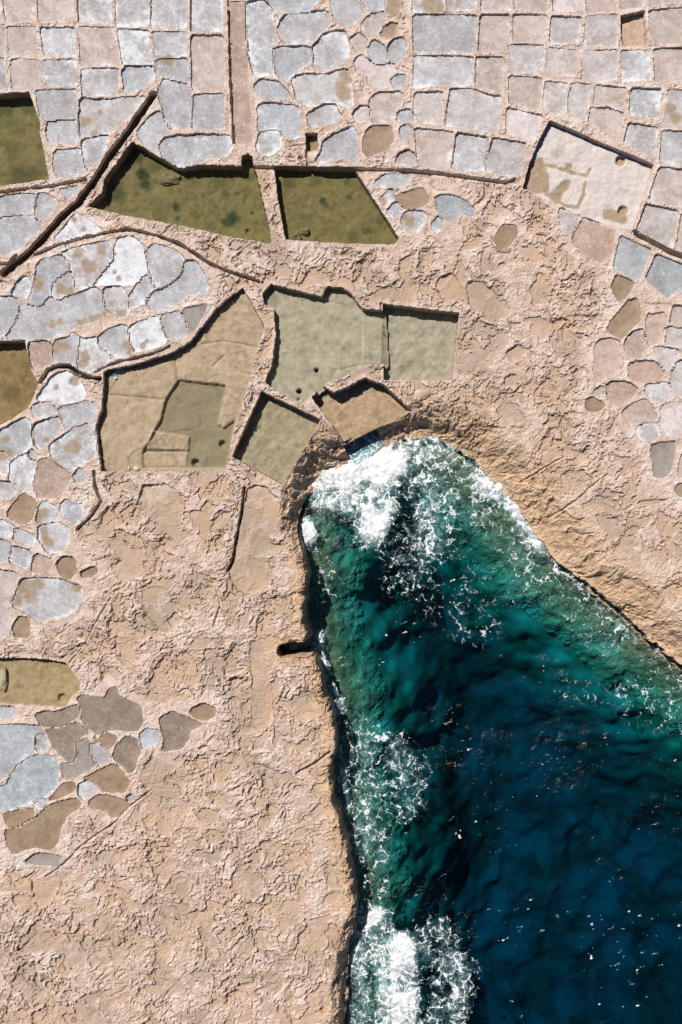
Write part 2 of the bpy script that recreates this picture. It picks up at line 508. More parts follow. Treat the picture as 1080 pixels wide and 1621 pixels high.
o gw|75,690 170,640 190,670 240,700 230,800 210,890 140,890 60,820|white-flecked pan left of the brown-pink diamond pan
o rd|245,800 275,680 330,680 490,790 460,850 380,945 240,910|brown-pink diamond-shaped pan below the large blotched pan
o gw|500,790 540,740 580,770 580,830 530,840|tiny white oval pan right of the brown-pink diamond
o mx|-60,620 30,620 65,680 50,790 -60,780|half-hidden pan with brown stain at the left edge, level with the diamond
o gw|-60,830 60,830 120,880 60,950 -60,930|whitish pan at the left edge just below the brown-stained half-hidden one
o gb|190,635 215,612 238,640 215,668|tiny round pan between two larger blue-grey pans on the left
#LI T16 0 780
o br|40,155 155,0 245,60 215,180 170,215|brown mud pan with a straight dark upper left edge
o mx|245,180 285,65 330,70 385,110 390,180 340,200 260,205|brown pan with white salt patches below the brown-pink diamond
o gb|415,80 450,50 500,80 560,90 560,160 510,210 430,150|blue-grey pan in rough rock right of the brown and white one
o mx|260,240 300,220 400,205 460,240 470,330 420,400 330,410 270,330|rounded pan half brown half white, third above the big left patch
o gb|105,240 240,300 215,365 95,320|small blue-grey slab-shaped pan left of the rounded half-white one
o gb|90,365 215,400 185,520 60,470|grey tilted square pan below the slab-shaped one
o rd|240,415 360,465 330,580 210,530|brown-pink tilted square pan right of the grey tilted square
o gb|-60,200 0,190 95,230 80,300 -60,290|grey pan at the left edge beside the slab-shaped one
o bl|-60,320 0,325 75,350 45,460 -60,490|bright blue-grey pan at the left edge beside the grey tilted square
o mx|145,590 300,590 420,600 550,640 555,710 500,810 420,850 260,880 170,810 80,770 120,660|widest brown pan with a white centre on the lower left
o pk|-60,530 110,550 120,640 90,720 40,780 60,850 50,980 -60,1010|long pinkish-grey pan along the left edge beside the widest brown pan
o br|85,930 130,850 190,860 195,990 110,990|small brown upright pan below the widest brown pan
o br|395,480 430,440 500,450 520,540 470,600 400,530|brown rounded hollow right of the brown-pink tilted square
o br|555,540 640,510 665,540 630,580 570,570|small olive puddle in rough rock right of the brown rounded hollow
#LL T17 0 1020
o wt|530,370 560,350 640,375 710,370 750,310 790,305 800,360 960,430 970,540 930,590 730,580 670,620 600,560 565,520 565,430|largest wet brown-grey pan right of the round-ended shallow pool
o wt|245,485 290,460 380,470 520,420 545,450 520,500 400,570 290,560|narrow brown-grey pan directly below the round-ended shallow pool
o wt|320,595 380,570 540,540 600,600 530,650 510,700 525,780 490,820 380,710|grey-brown triangular pan, second below the round-ended shallow pool
o sl|525,690 560,655 610,670 620,740 650,820 600,870 440,925 415,820 500,820 545,740|slate-grey hooked pan below the grey-brown triangular one
o br|675,655 720,605 790,635 780,680 740,715|small brown pentagon pan below the largest wet pan
o wt|770,770 800,690 870,635 930,650 955,740 930,800 900,885 840,830|upright wet brown oval pan at the lower cluster's right
o br|570,920 640,890 780,815 880,940 850,1015 720,1010 650,950|wet brown tent-shaped pan in the lower cluster
o gw|620,680 680,690 750,750 730,820 670,820 620,740|whitish salt-crusted pan between the hooked and the oval pans
o gw|535,960 600,930 650,950 670,1010 580,1060 540,1030|small crusty white pan left of the brown tent-shaped one
o gb|955,620 1000,580 1080,590 1060,680 980,710|small grey pan between the wet oval and the lone dark pan
o bl|-60,560 110,555 250,560 290,610 220,620 230,740 130,790 80,880 -60,970|pale blue and pink mottled pan at the left edge, lower cluster
o bl|240,630 290,610 315,700 300,735 250,725|small pale blue square pan with a brown spot
o gw|-60,430 90,435 100,490 40,520 -60,530|white salted patch of pan below the shallow pool at the left edge
#LL T18 0 1180
o tl|-60,290 30,285 140,120 250,70 350,80 395,150 390,270 320,340 200,400 30,445 -60,440|large teal-flecked blue pan at the left edge
o br|345,370 430,265 510,260 505,310 400,360|small slanting brown pan right of the teal-flecked one
o gb|230,410 280,370 330,380 290,430|tiny grey pan on the lower rim of the teal-flecked one
o br|30,470 220,425 230,480 150,540 80,570 40,530|small brown pan just below the large teal-flecked one
o br|35,590 110,575 240,500 340,410 510,360 555,410 450,490 410,560 400,640 350,715 240,690 95,740 60,690|longest brown boot-shaped pan in the lower cluster
o br|610,400 660,340 740,350 880,390 870,430 780,500 740,450 640,430|brown pan pointing down-right below the tent-shaped one
o sl|175,790 240,740 330,750 420,760 380,835 340,820 190,810|dark greyish puddle below the boot-shaped pan, lowest of all
o gb|865,350 900,340 910,370 880,380|tiny grey hollow right of the tent-shaped brown pan
#LL T19 200 1020
o wt|235,500 310,465 430,510 520,555 430,590 420,660 380,715 250,730 265,650 240,570|lone dark wet pan tapering right, far right of the lower cluster
o br|440,460 490,420 550,412 610,440 600,490 540,520 470,500|small brown eye-shaped pan, rightmost of the lower cluster'''

COLS = {  # floor colour, salt amount, brown stain amount, roughness
    'pk': ((0.405, 0.352, 0.336), 0.40, 0.10, 0.85),
    'gb': ((0.338, 0.350, 0.382), 0.46, 0.08, 0.85),
    'gw': ((0.362, 0.368, 0.392), 0.58, 0.08, 0.85),
    'wh': ((0.430, 0.445, 0.470), 0.82, 0.08, 0.85),
    'pw': ((0.395, 0.322, 0.288), 0.28, 0.20, 0.80),
    'gm': ((0.385, 0.366, 0.370), 0.48, 0.10, 0.85),
    'li': ((0.460, 0.420, 0.425), 0.35, 0.00, 0.80),
    'mx': ((0.378, 0.376, 0.392), 0.60, 0.30, 0.80),
    'br': ((0.270, 0.202, 0.142), 0.02, 0.20, 0.40),
    'wt': ((0.215, 0.178, 0.148), 0.25, 0.45, 0.45),
    'rd': ((0.355, 0.268, 0.226), 0.32, 0.20, 0.80),
    'sl': ((0.240, 0.222, 0.205), 0.15, 0.10, 0.60),
    'bl': ((0.290, 0.312, 0.340), 0.40, 0.20, 0.80),
    'tl': ((0.285, 0.340, 0.380), 0.45, 0.12, 0.80),
}
GROUPS = {'LG': 'salt pans of the upper left grid', 'MC': 'rounded salt pans at the top centre',
          'RG': 'salt pans of the upper right grid', 'RL': 'rounded salt pans along the right edge',
          'LI': 'irregular salt pans along the left side', 'LL': 'salt pans of the lower left cluster'}


# brown mud spots on single pan floors (px x, y, radius)
SPOTS = [(180.5, 430, 4.5), (187.5, 439, 4.5), (175, 481, 6.5), (193, 495, 8.5), (226, 547, 5), (233, 539, 4), (125, 401, 9), (160, 394, 9), (143, 422, 10), (134, 415, 7),
         (81, 513, 7), (93, 508, 6), (125, 511, 6), (135, 508, 6), (145, 504, 6), (155, 501, 6), (165, 499, 6), (95, 458, 9), (109, 461, 8), (62, 444, 9), (58, 455, 7), (93, 546, 10), (102, 548, 8), (88, 556, 6),
         (134, 564, 9), (132, 574, 8), (201, 548, 9), (205, 556, 7), (116, 602, 9), (88, 612, 5), (118, 706, 11), (108, 710, 8), (135, 683, 5), (72, 695, 5), (9, 695, 7), (66, 812, 9), (60, 822, 7),
         (69, 842, 8), (76, 859, 9), (70, 850, 7), (37, 930, 14), (46, 945, 12), (25, 950, 12), (120, 930, 9), (60, 925, 10), (59, 1175, 5), (117, 346, 4.5), (132, 361, 5), (548, 122, 13), (545, 145, 13), (540, 133, 9), (680, 3, 15), (693, 10, 13),
         (133, 190, 9), (157, 176, 5), (148, 211, 6), (269, 95, 8), (258, 93, 6), (5, 720, 9), (14, 715, 7), (607, 318, 7), (650, 350, 9), (640, 343, 8), (1062, 170, 10), (1070, 185, 9)]


def read_pans():
    out = []; grp = ox = oy = None
    for ln in PANS.strip().splitlines():
        if ln[0] == '#':
            a = ln[1:].split(); grp = a[0]; ox, oy = float(a[2]), float(a[3]); continue
        hd, pts, lab = ln.split('|')
        shape, col = hd.split()
        x0, y0 = ox, oy
        if lab.startswith('~11 '):
            lab = lab[4:]; x0, y0 = 0.0, 400.0
        P = []
        for p in pts.split():
            a, b = p.split(',')
            P.append(W(x0 + float(a) / 4.32, y0 + float(b) / 4.32))
        P = offset_poly(chaikin(P, 0.14, 1), 0.055) if shape == 'o' else offset_poly(chaikin(P, 0.05, 1), 0.015)
        out.append(dict(P=P, col=col, grp=grp, label=lab, shape=shape, d=rng.uniform(0.07, 0.135)))
    return out


def pp(s): return [tuple(float(v) for v in p.split(',')) for p in s.split()]


POOLS = dict(
    A=dict(P=pp('-70,152 11,148 45,145 54,171 63,195 62,212 70,250 76,282 0,293 -70,302'), d=0.60, w=0.14, m='olive',
           label='murky olive pool cut by the picture\'s top left edge'),
    B=dict(P=pp('141,326 163,303 165,285 185,258 209,224 283,267 316,261 383,263 384,247 393,243 399,248 401,264 406,276 418,325 428,378 428,384 369,374 293,357 200,340'), d=0.58, w=0.12, m='olive',
           label='long dark olive pool, largest of the two below the upper grid'),
    C=dict(P=pp('435,264 560,267 631,377 624,386 525,383 453,378 451,371 439,302'), d=0.56, w=0.12, m='olive',
           label='trapezoid olive pool right of the narrow rock wall'),
    D=dict(P=pp('871,191 1035,261 1003,362 978,360 924,340 886,324 829,297 838,262 853,225'), d=0.32, w=0.31, m='salt',
           label='white-floored tilted pool with brown puddles in the upper right grid'),
    E=dict(P=pp('384,456 417.5,516 391,611 372,672 360.5,722 356,745 160.5,745 152,674 161,649 165,588 213,577 269,560 302,541 319,519 341,490 366,469'), d=0.56, w=0.30, m='tan',
           label='big stepped brown pool left of centre'),
    F=dict(P=pp('416,464 429,450 510,470 519,453 540,455 555,464 573,488 606,492 610,575 577,577 547,594 518,605 495,622 483,635 466,635 420,605 431,579 437,531 434,487 418,479'), d=0.45, w=0.25, m='sage',
           label='irregular pale greenish pool with a notched upper edge in the centre'),
    G=dict(P=pp('607,481 727,496 716,601 608.5,600'), d=0.62, w=0.28, m='sage',
           label='square pale green pool joined to the irregular central pool'),
    H=dict(P=pp('414,620 507,664 447,766 368,722'), d=0.60, w=0.36, m='sageh',
           label='tilted square pool between the big stepped pool and the cove'),
    I=dict(P=pp('494,629 510,611 529,622 552,612 577,598 607,609 647,646 644,653 599,668 544,696 507,646'), d=0.68, w=None, m='mud',
           label='dry brown half-round basin above the cove'),
    J=dict(P=pp('542,700 595.5,675.5 612,698 590,718 562,735'), d=1.45, w=1.30, m='surf',
           label='small square basin flooded with foam at the head of the cove'),
    K=dict(P=pp('-70,541 38,540 50,590 59,607 46,642 23,660 0,672 -70,690'), d=0.55, w=0.22, m='oliveb',
           label='murky brown pool cut by the left edge above mid height'),
    L=dict(P=pp('-70,1043 25,1042 76,1045 104,1050 113,1062 125,1080 125,1092 113,1101 103,1119.5 0,1113 -70,1110'), d=0.30, w=0.14, m='sageb',
           label='shallow round-ended pool at the left edge below mid height'),
    M=dict(P=pp('983,25 1020,17 1024,69 986,72'), d=0.30, w=0.20, m='terra',
           label='small square hole of terracotta-coloured water among the upper right pans'),
    N=dict(P=pp('484,211 502,211 502,237 486,238'), d=0.42, w=0.28, m='mudw',
           label='tiny square shaft with brown water above the trapezoid pool'),
)

GROOVES = [  # polyline, width px, depth m
    ('243,150 205,205 175,245 150,285 125,318 95,345 70,375 40,405 5,432', 10.5, 1.2),
    ('-70,312 0,304 38,299 55,296 80,294 135,284', 3.8, 0.5),
    ('55,403 90,388 130,376 160,370 200,362 225,367 250,373 283,385 310,402 335,418 370,432 410,445', 3.6, 0.40),
    ('400,264 560,267 620,269 665,271 700,275 730,279 760,283 800,288 815,284', 4.2, 0.5),
    ('361,-60 363,50 365,120 368,180 371,225', 2.5, 0.35),
    ('1002,366 1030,380 1055,395 1080,405 1140,430', 7, 0.8),
    ('-60,414 14,418 25,405', 4, 0.25),
    ('64,604 76,585 93,579 109,579 123,590 139,597 157,599', 6, 0.7),
    ('148,590 167,580 190,572 220,565 243,560 268,548', 3, 0.3),
    ('387,772 384,800 379,830 373,860 368,890 360,905', 3.5, 0.4),
    ('148,746 150,769 160,792 146,815 139,822 122,838', 3.5, 0.35),
    ('250,767 227,769 217,799', 3, 0.16),
    ('175,947 150,988 134,1020 110,1049', 2.2, 0.10),
    ('236,1254 208,1275 181,1303 127,1340 111,1358 93,1374 72,1389', 3, 0.14),
    ('874,820 915,790 952,757', 3, 0.14), ('830,762 860,742 895,722', 3, 0.14),
    ('960,950 1000,972 1040,984', 3, 0.14), ('900,905 935,912', 3, 0.12),
    ('470,1225 500,1208 523,1190', 4, 0.20),
    ('341,929 349,959 337,993', 3, 0.12), ('485,238 487,262', 2.5, 0.2), ('448,1030 480,1028 505,1024', 19, 2.0),
    ('370,728 400,755', 2.5, 0.12), ('604,507 603,480', 3, 0.2),
]
HOLLOWS = [  # smooth shallow hollows in the rock: polygon (px), depth
    ('394,762 442,782 441,823 419,879 433,912 402,948 358,923 372,865 386,796', 0.16),
    ('222,771 252,765 280,771 288,809 286,832 252,832 222,807', 0.08),
    ('297,807 330,807 336,832 324,848 305,832', 0.08),
    ('392,1020 412,1010 425,1060 432,1130 420,1160 396,1150 400,1090', 0.10),
    ('322,1026 342,1030 338,1056 325,1056', 0.10),
    ('222,930 262,925 275,970 255,990 228,975', 0.09),
    ('795,560 828,540 829,570 815,572', 0.12), ('800,595 820,590 818,612 795,612', 0.12),
    ('265,1385 305,1380 300,1420 275,1420', 0.10), ('370,1375 412,1380 418,1420 385,1425 365,1410', 0.10),
    ('470,1405 487,1412 490,1432 472,1428', 0.10), ('510,1418 535,1412 536,1425 515,1440', 0.10),
    ('735,450 760,440 795,470 780,500 745,490', 0.14), ('590,460 625,450 640,470 600,478', 0.10),
    ('690,440 720,430 735,460 715,480 695,470', 0.14), ('755,480 800,470 815,500 770,510', 0.10),
    ('845,500 880,510 870,540 840,530', 0.08),
]

# sea edge at the shelf: x, y, slope width (m), height lost at the edge (m), ledge width (m)
COAST = [(-40000, 9000, 0.2, 0.05, 0.8), (430, 2600, 0.2, 0.3, 0.8), (530, 1800, 0.4, 0.6, 0.8), (545, 1680, 0.8, 1, 0.75), (548, 1621, 0.9, 1.1, 0.75), (552, 1560, 0.9, 1.1, 0.75), (553, 1520, 0.8, 1, 0.75),
         (557, 1480, 0.6, 0.7, 0.75), (563, 1440, 0.3, 0.25, 0.75), (560, 1420, 0.2, 0.1, 0.75), (553, 1370, 0.15, 0.05, 0.75), (541, 1320, 0.15, 0.05, 0.75),
         (532, 1290, 0.15, 0.05, 0.75), (523, 1250, 0.15, 0.05, 0.75), (521, 1210, 0.15, 0.05, 0.75), (527, 1185, 0.15, 0.05, 0.75), (527, 1150, 0.15, 0.05, 0.75),
         (517, 1120, 0.2, 0.1, 0.7), (508, 1090, 0.3, 0.2, 0.7), (502, 1070, 0.3, 0.2, 0.7), (497, 1045, 0.15, 0.05, 0.7), (487, 1034, 0.15, 0.05, 0.7),
         (455, 1039, 0.1, 0.05, 0.5), (453, 1019, 0.1, 0.05, 0.5), (480, 1018, 0.1, 0.05, 0.6), (485, 1005, 0.12, 0.05, 0.75), (480, 985, 0.12, 0.05, 0.75),
         (478, 960, 0.12, 0.05, 0.75), (480, 930, 0.12, 0.05, 0.75), (485, 905, 0.15, 0.05, 0.75), (478, 880, 0.25, 0.1, 0.75), (472, 862, 0.5, 0.5, 0.75),
         (468, 840, 0.7, 0.9, 1.8), (472, 815, 0.9, 1.1, 2), (482, 790, 1.4, 1.3, 1.6), (495, 765, 1.6, 1.42, 1.2), (512, 745, 1.8, 1.45, 1.2),
         (540, 738, 2.2, 1.45, 1.2), (562, 735, 2.6, 1.45, 1.4), (588, 718, 2.6, 1.45, 1.6), (614, 702, 2.4, 1.45, 1.8), (650, 690, 2, 1.45, 2.2), (700, 695, 1.9, 1.45, 2.2),
         (750, 722, 2.3, 1.42, 1.9), (795, 768, 2.5, 1.38, 1.4), (828, 805, 2.4, 1.3, 1.2), (850, 838, 2.3, 1.25, 1.2), (880, 878, 2.2, 1.15, 0.7),
         (900, 898, 2.1, 1.05, 0.7), (940, 928, 2, 0.95, 0.7), (980, 960, 2, 0.95, 0.7), (1020, 1000, 1.9, 1, 0.7), (1050, 1025, 1.9, 1, 0.7),
         (1080, 1048, 1.9, 1, 0.7), (1160, 1110, 1.9, 1, 0.7), (1500, 1350, 1.9, 1, 0.7), (30000, 9000, 1.9, 1, 1.8), (30000, 60000, 1, 1, 1), (-40000, 60000, 1, 1, 1)]

# ------------------------------------------------------------------ the rock shelf as a height field
G = 0.042
HX, HY = 18.3, 26.4
lin = lambda h: np.arange(-int(h / G), int(h / G) + 1) * G
grow = np.cumsum(G * 1.36 ** np.arange(1, 26))
ax = lin(HX); xs = np.concatenate([ax[0] - grow[::-1], ax, ax[-1] + grow])
ay = lin(HY); ys = np.concatenate([ay[0] - grow[::-1], ay, ay[-1] + grow])
X, Y = np.meshgrid(xs.astype(F), ys.astype(F))


def up(coarse, cx, cy):
    """bilinear upsample of a coarse field to the grid"""
    fx = np.interp(xs, cx, np.arange(len(cx))); fy = np.interp(ys, cy, np.arange(len(cy)))
    ix = np.clip(fx.astype(int), 0, len(cx) - 2); iy = np.clip(fy.astype(int), 0, len(cy) - 2)
    tx = (fx - ix).astype(F)[None, :]; ty = (fy - iy).astype(F)[:, None]
    c = coarse.astype(F)
    a = c[iy][:, ix]; b = c[iy][:, ix + 1]; d = c[iy + 1][:, ix]; e = c[iy + 1][:, ix + 1]
    return (a * (1 - tx) + b * tx) * (1 - ty) + (d * (1 - tx) + e * tx) * ty


def coast_fields(Xc, Yc):
    P = [W(c[0], c[1]) for c in COAST]
    sd = poly_sd(Xc, Yc, P)
    ws = np.zeros(Xc.shape, F); acc = [np.zeros(Xc.shape, F) for _ in range(3)]
    for p, c in zip(P, COAST):
        w = 1 / (np.hypot(Xc - p[0], Yc - p[1]) ** 3 + 0.15)
        ws += w
        for k in range(3): acc[k] += w * c[2 + k]
    return sd, acc[0] / ws, acc[1] / ws, acc[2] / ws


cg = 0.17
cgrow = np.cumsum(cg * 1.36 ** np.arange(1, 24))
c0 = np.arange(-int(HX / cg) - 1, int(HX / cg) + 2) * cg; cx = np.concatenate([c0[0] - cgrow[::-1], c0, c0[-1] + cgrow])
c0 = np.arange(-int(HY / cg) - 1, int(HY / cg) + 2) * cg; cy = np.concatenate([c0[0] - cgrow[::-1], c0, c0[-1] + cgrow])
CX, CY = np.meshgrid(cx.astype(F), cy.astype(F))
SDc, SWc, HEc, LWc = coast_fields(CX, CY)
DS, SWd, HEd, LWd = (up(v, cx, cy) for v in (SDc, SWc, HEc, LWc))


def win(P, m):
    x0 = min(p[0] for p in P) - m; x1 = max(p[0] for p in P) + m
    y0 = min(p[1] for p in P) - m; y1 = max(p[1] for p in P) + m
    i0, i1 = np.searchsorted(xs, (x0, x1)); j0, j1 = np.searchsorted(ys, (y0, y1))
    return slice(max(j0 - 1, 0), j1 + 1), slice(max(i0 - 1, 0), i1 + 1)


wob = fbm(X, Y, 0.5, 5, 11, 0.6) * F(0.09)
wobs = fbm(X, Y, 0.3, 4, 12, 0.62) * F(0.045)

# pans
pans = read_pans()
PID = np.full(X.shape, -1, np.int16); SP = np.full(X.shape, 3, F); PDp = np.zeros(X.shape, F)
for pi_, p in enumerate(pans):
    w = win(p['P'], 0.9)
    sd = poly_sd(X[w], Y[w], p['P'])
    sd = sd + (wob[w] if p['shape'] == 'o' else wobs[w])
    near = sd < SP[w]
    SP[w] = np.where(near, sd, SP[w])
    PID[w] = np.where(near, pi_, PID[w])
    PDp[w] = np.where(near, p['d'], PDp[w])
# pools
SPO = np.full(X.shape, 3, F); PDo = np.zeros(X.shape, F)
for k, p in POOLS.items():
    p['W'] = [W(*q) for q in p['P']]
    w = win(p['W'], 0.9)
    sd = poly_sd(X[w], Y[w], p['W']) + wobs[w] * (0.9 if k not in 'FEBI' else 1.6)
    near = sd < SPO[w]
    SPO[w] = np.where(near, sd, SPO[w])
    PDo[w] = np.where(near, p['d'] + 0.55, PDo[w])
# grooves
GRV = np.zeros(X.shape, F); SGR = np.full(X.shape, 3, F)
for s, wpx, dep in GROOVES:
    P = [W(*q) for q in pp(s)]
    w = win(P, 0.6)
    d = np.full(X[w].shape, 9, F)
    for a, b in zip(P[:-1], P[1:]): d = np.minimum(d, seg_dist(X[w], Y[w], a, b))
    hw = wpx * S / 2
    d = d + wob[w] * (0.5 if wpx > 6 else 0.8) - hw * (1 + 0.35 * fbm(X[w], Y[w], 0.8, 2, 31))
    GRV[w] = np.maximum(GRV[w], dep * (1 - sst(-0.03, 0.03, d)))
    SGR[w] = np.minimum(SGR[w], d)
# hollows
HOL = np.zeros(X.shape, F)
for s, dep in HOLLOWS:
    P = chaikin([W(*q) for q in pp(s)], 0.25, 2)
    w = win(P, 0.6)
    sd = poly_sd(X[w], Y[w], P) + wob[w] * 2.0
    HOL[w] = np.maximum(HOL[w], dep * (1 - sst(-0.03, 0.05, sd)))

# natural rock relief: plateaus, pockets and flakes
wx = fbm(X, Y, 1.6, 3, 41) * F(0.7); wy = fbm(X, Y, 1.6, 3, 47) * F(0.7)
XW, YW = X + wx, Y + wy
n1 = fbm(XW, YW * F(1.15), 1.9, 5, 51, 0.55)
n2 = fbm(XW, YW, 0.62, 4, 61, 0.58)
n3 = fbm(X + wx * F(.4), Y + wy * F(.4), 0.26, 3, 71, 0.6)
fine = fbm(X, Y, 0.14, 3, 101, 0.62)
zone = sst(-0.22, 0.22, fbm(X, Y, 3.2, 3, 91))


def pits(scale, seed, prob, r0, r1, wf):
    """rounded weathering pits: flat floored, sharp rimmed, in some cells only"""
    a, b, c = voronoi(XW * F(.96) + n2 * F(wf * scale), YW * F(1.08) + n3 * F(wf * scale), scale, seed)
    rad = r0 + (r1 - r0) * np.clip(c / prob, 0, 1)
    e = a + 0.15 * n3 + 0.07 * fine - rad
    return (1 - sst(-0.05, 0.02, e)) * (c < prob)


P1 = pits(1.25, 81, 0.50, 0.22, 0.46, 0.45)
P2 = pits(0.62, 83, 0.50, 0.20, 0.46, 0.55)
P3 = np.maximum(pits(0.36, 87, 0.55, 0.20, 0.46, 0.5), pits(0.21, 89, 0.55, 0.2, 0.46, 0.4))
P4 = pits(0.27, 93, 0.6, 0.22, 0.45, 0.35)
T1 = sst(-0.11, -0.075, n1)
T2 = sst(-0.20, -0.14, n2 + 0.15 * fine)
ridge = 1 - 2 * np.abs(n3)
flat = np.maximum(P1, np.maximum(P2 * 0.8, 1 - T1))
lowl = sst(-2, -10, Y) * sst(2, -4, X)
rock = (0.075 * (T1 - 1) - 0.085 * P1 * (1 - 0.5 * lowl) - 0.085 * P2 * (1 - 0.5 * P1) * (0.15 + 0.85 * zone) - 0.075 * P3 * (1 - 0.7 * flat) * (0.15 + 0.85 * zone) - 0.05 * P4 * (1 - flat) * (0.3 + 0.7 * lowl)
        + 0.035 * (T2 - 1) * (1 - 0.8 * flat) * (0.3 + 0.7 * zone) + 0.008 * ridge * (1 - flat) * zone + 0.035 * fine * (1 - 0.75 * flat) + 0.02 * n2 + 0.06 * n1)
hollow = np.clip(np.maximum(flat, (1 - T2) * 0.7), 0, 1)
calm = sst(0.04, 0.75, SP) * sst(0.02, 0.45, SPO + 0.12) * sst(0.0, 0.25, SGR + 0.1)
slope_zone = 1 - sst(0.2, 1.0, DS / np.maximum(SWd, 0.1)) * 1.0
slope_zone = np.where(SWd > 0.7, slope_zone, slope_zone * 0.3)
amp = (1 + 0.35 * lowl) * (0.34 + 0.66 * calm) * (1 - 0.45 * slope_zone)
smooth = np.clip(HOL / 0.06, 0, 1)
H = rock * amp * (1 - 0.8 * smooth) - HOL + 0.03 * fbm(X, Y, 4.0, 2, 111)
# low kerb of rubble round the pans
H = H + 0.022 * (1 - sst(0.05, 0.22, SP)) * (SP > -0.1) * (0.5 + 0.9 * n3)
# strike lines of the sloping rock by the cove
along = fbm((XW * F(0.9) + YW * F(0.4)) * F(0.5), (XW * F(-0.4) + YW * F(0.9)) * F(1.3), 1.3, 4, 121)
step = sst(-0.06, 0.0, along) * 0.12 + sst(0.16, 0.2, along) * 0.10
H = H + slope_zone * (SWd > 0.7) * (0.65 * step - 0.06 + 0.06 * n2 + 0.03 * fine) * sst(-0.1, 0.3, DS)
# fall to the sea
dsw = DS + wob * 1.8 + 0.14 * n2 + 0.16 * n1
t = np.clip(dsw / np.maximum(SWd, 0.05), 0, 1)
H = H - HEd * (1 - sst(0, 1, t) ** 0.8)
s_out = np.maximum(-dsw, 0)
H = H * np.exp(-s_out * 6)


def bed(s, lw, he, xx, yy):
    """level of the sea bed at s metres from the edge"""
    led = SEA - 0.16 - 0.5 * np.clip(s / lw, 0, 1)
    deep = 8.0 * sst(0.0, 1.0, (s - lw * 0.7) / 8.0)
    rough = fbm(xx, yy, 1.6, 3, 131) * (0.30 + 0.20 * np.clip(s - lw, 0, 3)) + 0.08 * fbm(xx, yy, 0.45, 2, 133) * np.exp(-np.maximum(s - lw, 0) * 0.7)
    return led - deep + rough * 0.8


drop = sst(0.0, 0.28, s_out)
bedz = bed(s_out, LWd, HEd, X, Y)
edgez = -HEd * np.ones_like(H)
H = np.where(s_out > 0, (edgez + H) * (1 - drop) + bedz * drop, H)
# carve pans, pools and grooves
H = H - GRV * sst(-0.4, 0.0, DS)
cp = 1 - sst(-0.015, 0.02, SP)
H = np.where(GRV > 0.12, np.minimum(H, H * (1 - cp) + cp * (-PDp - 0.05)), H * (1 - cp) + cp * (-PDp - 0.05))
co_ = 1 - sst(-0.02, 0.02, SPO)
H = H * (1 - co_) + co_ * (-PDo)

salt_n = sst(0.02, 0.45, fbm(X, Y, 2.2, 4, 141) + 0.35 * n2)
near_pan = 1 - sst(0.1, 0.9, SP)
salt = np.clip(salt_n * (0.55 + 0.45 * near_pan) * (1 - 0.7 * hollow * (1 - near_pan)) + 0.4 * near_pan * (n3 > 0.05), 0, 1)
wet = np.clip(1 - sst(0.3, 1.5, DS / np.maximum(SWd, 0.6) + 0.35 * n2), 0, 1)
under = sst(0.0, 0.5, (SEA + 0.05) - H)
attr = np.stack([hollow * calm * (1 - near_pan) + smooth * 0.8 * (1 - near_pan), salt, wet, under], -1).astype(F)


def bed_colour(m):
    """weed, rock and sand of the sea bed"""
    v1 = m.noise(0.28, 4, 0.6, 0.6); v2 = m.noise(1.2, 5, 0.65, 0.4)
    c = m.mix(m.ramp(v2, 0.35, 0.65), (0.14, 0.14, 0.08), (0.30, 0.29, 0.18))
    c = m.mix(m.ramp(v1, 0.44, 0.60), c, (0.36, 0.36, 0.28))
    return m.mix(m.ramp(v1, 0.44, 0.30), c, (0.15, 0.165, 0.115))


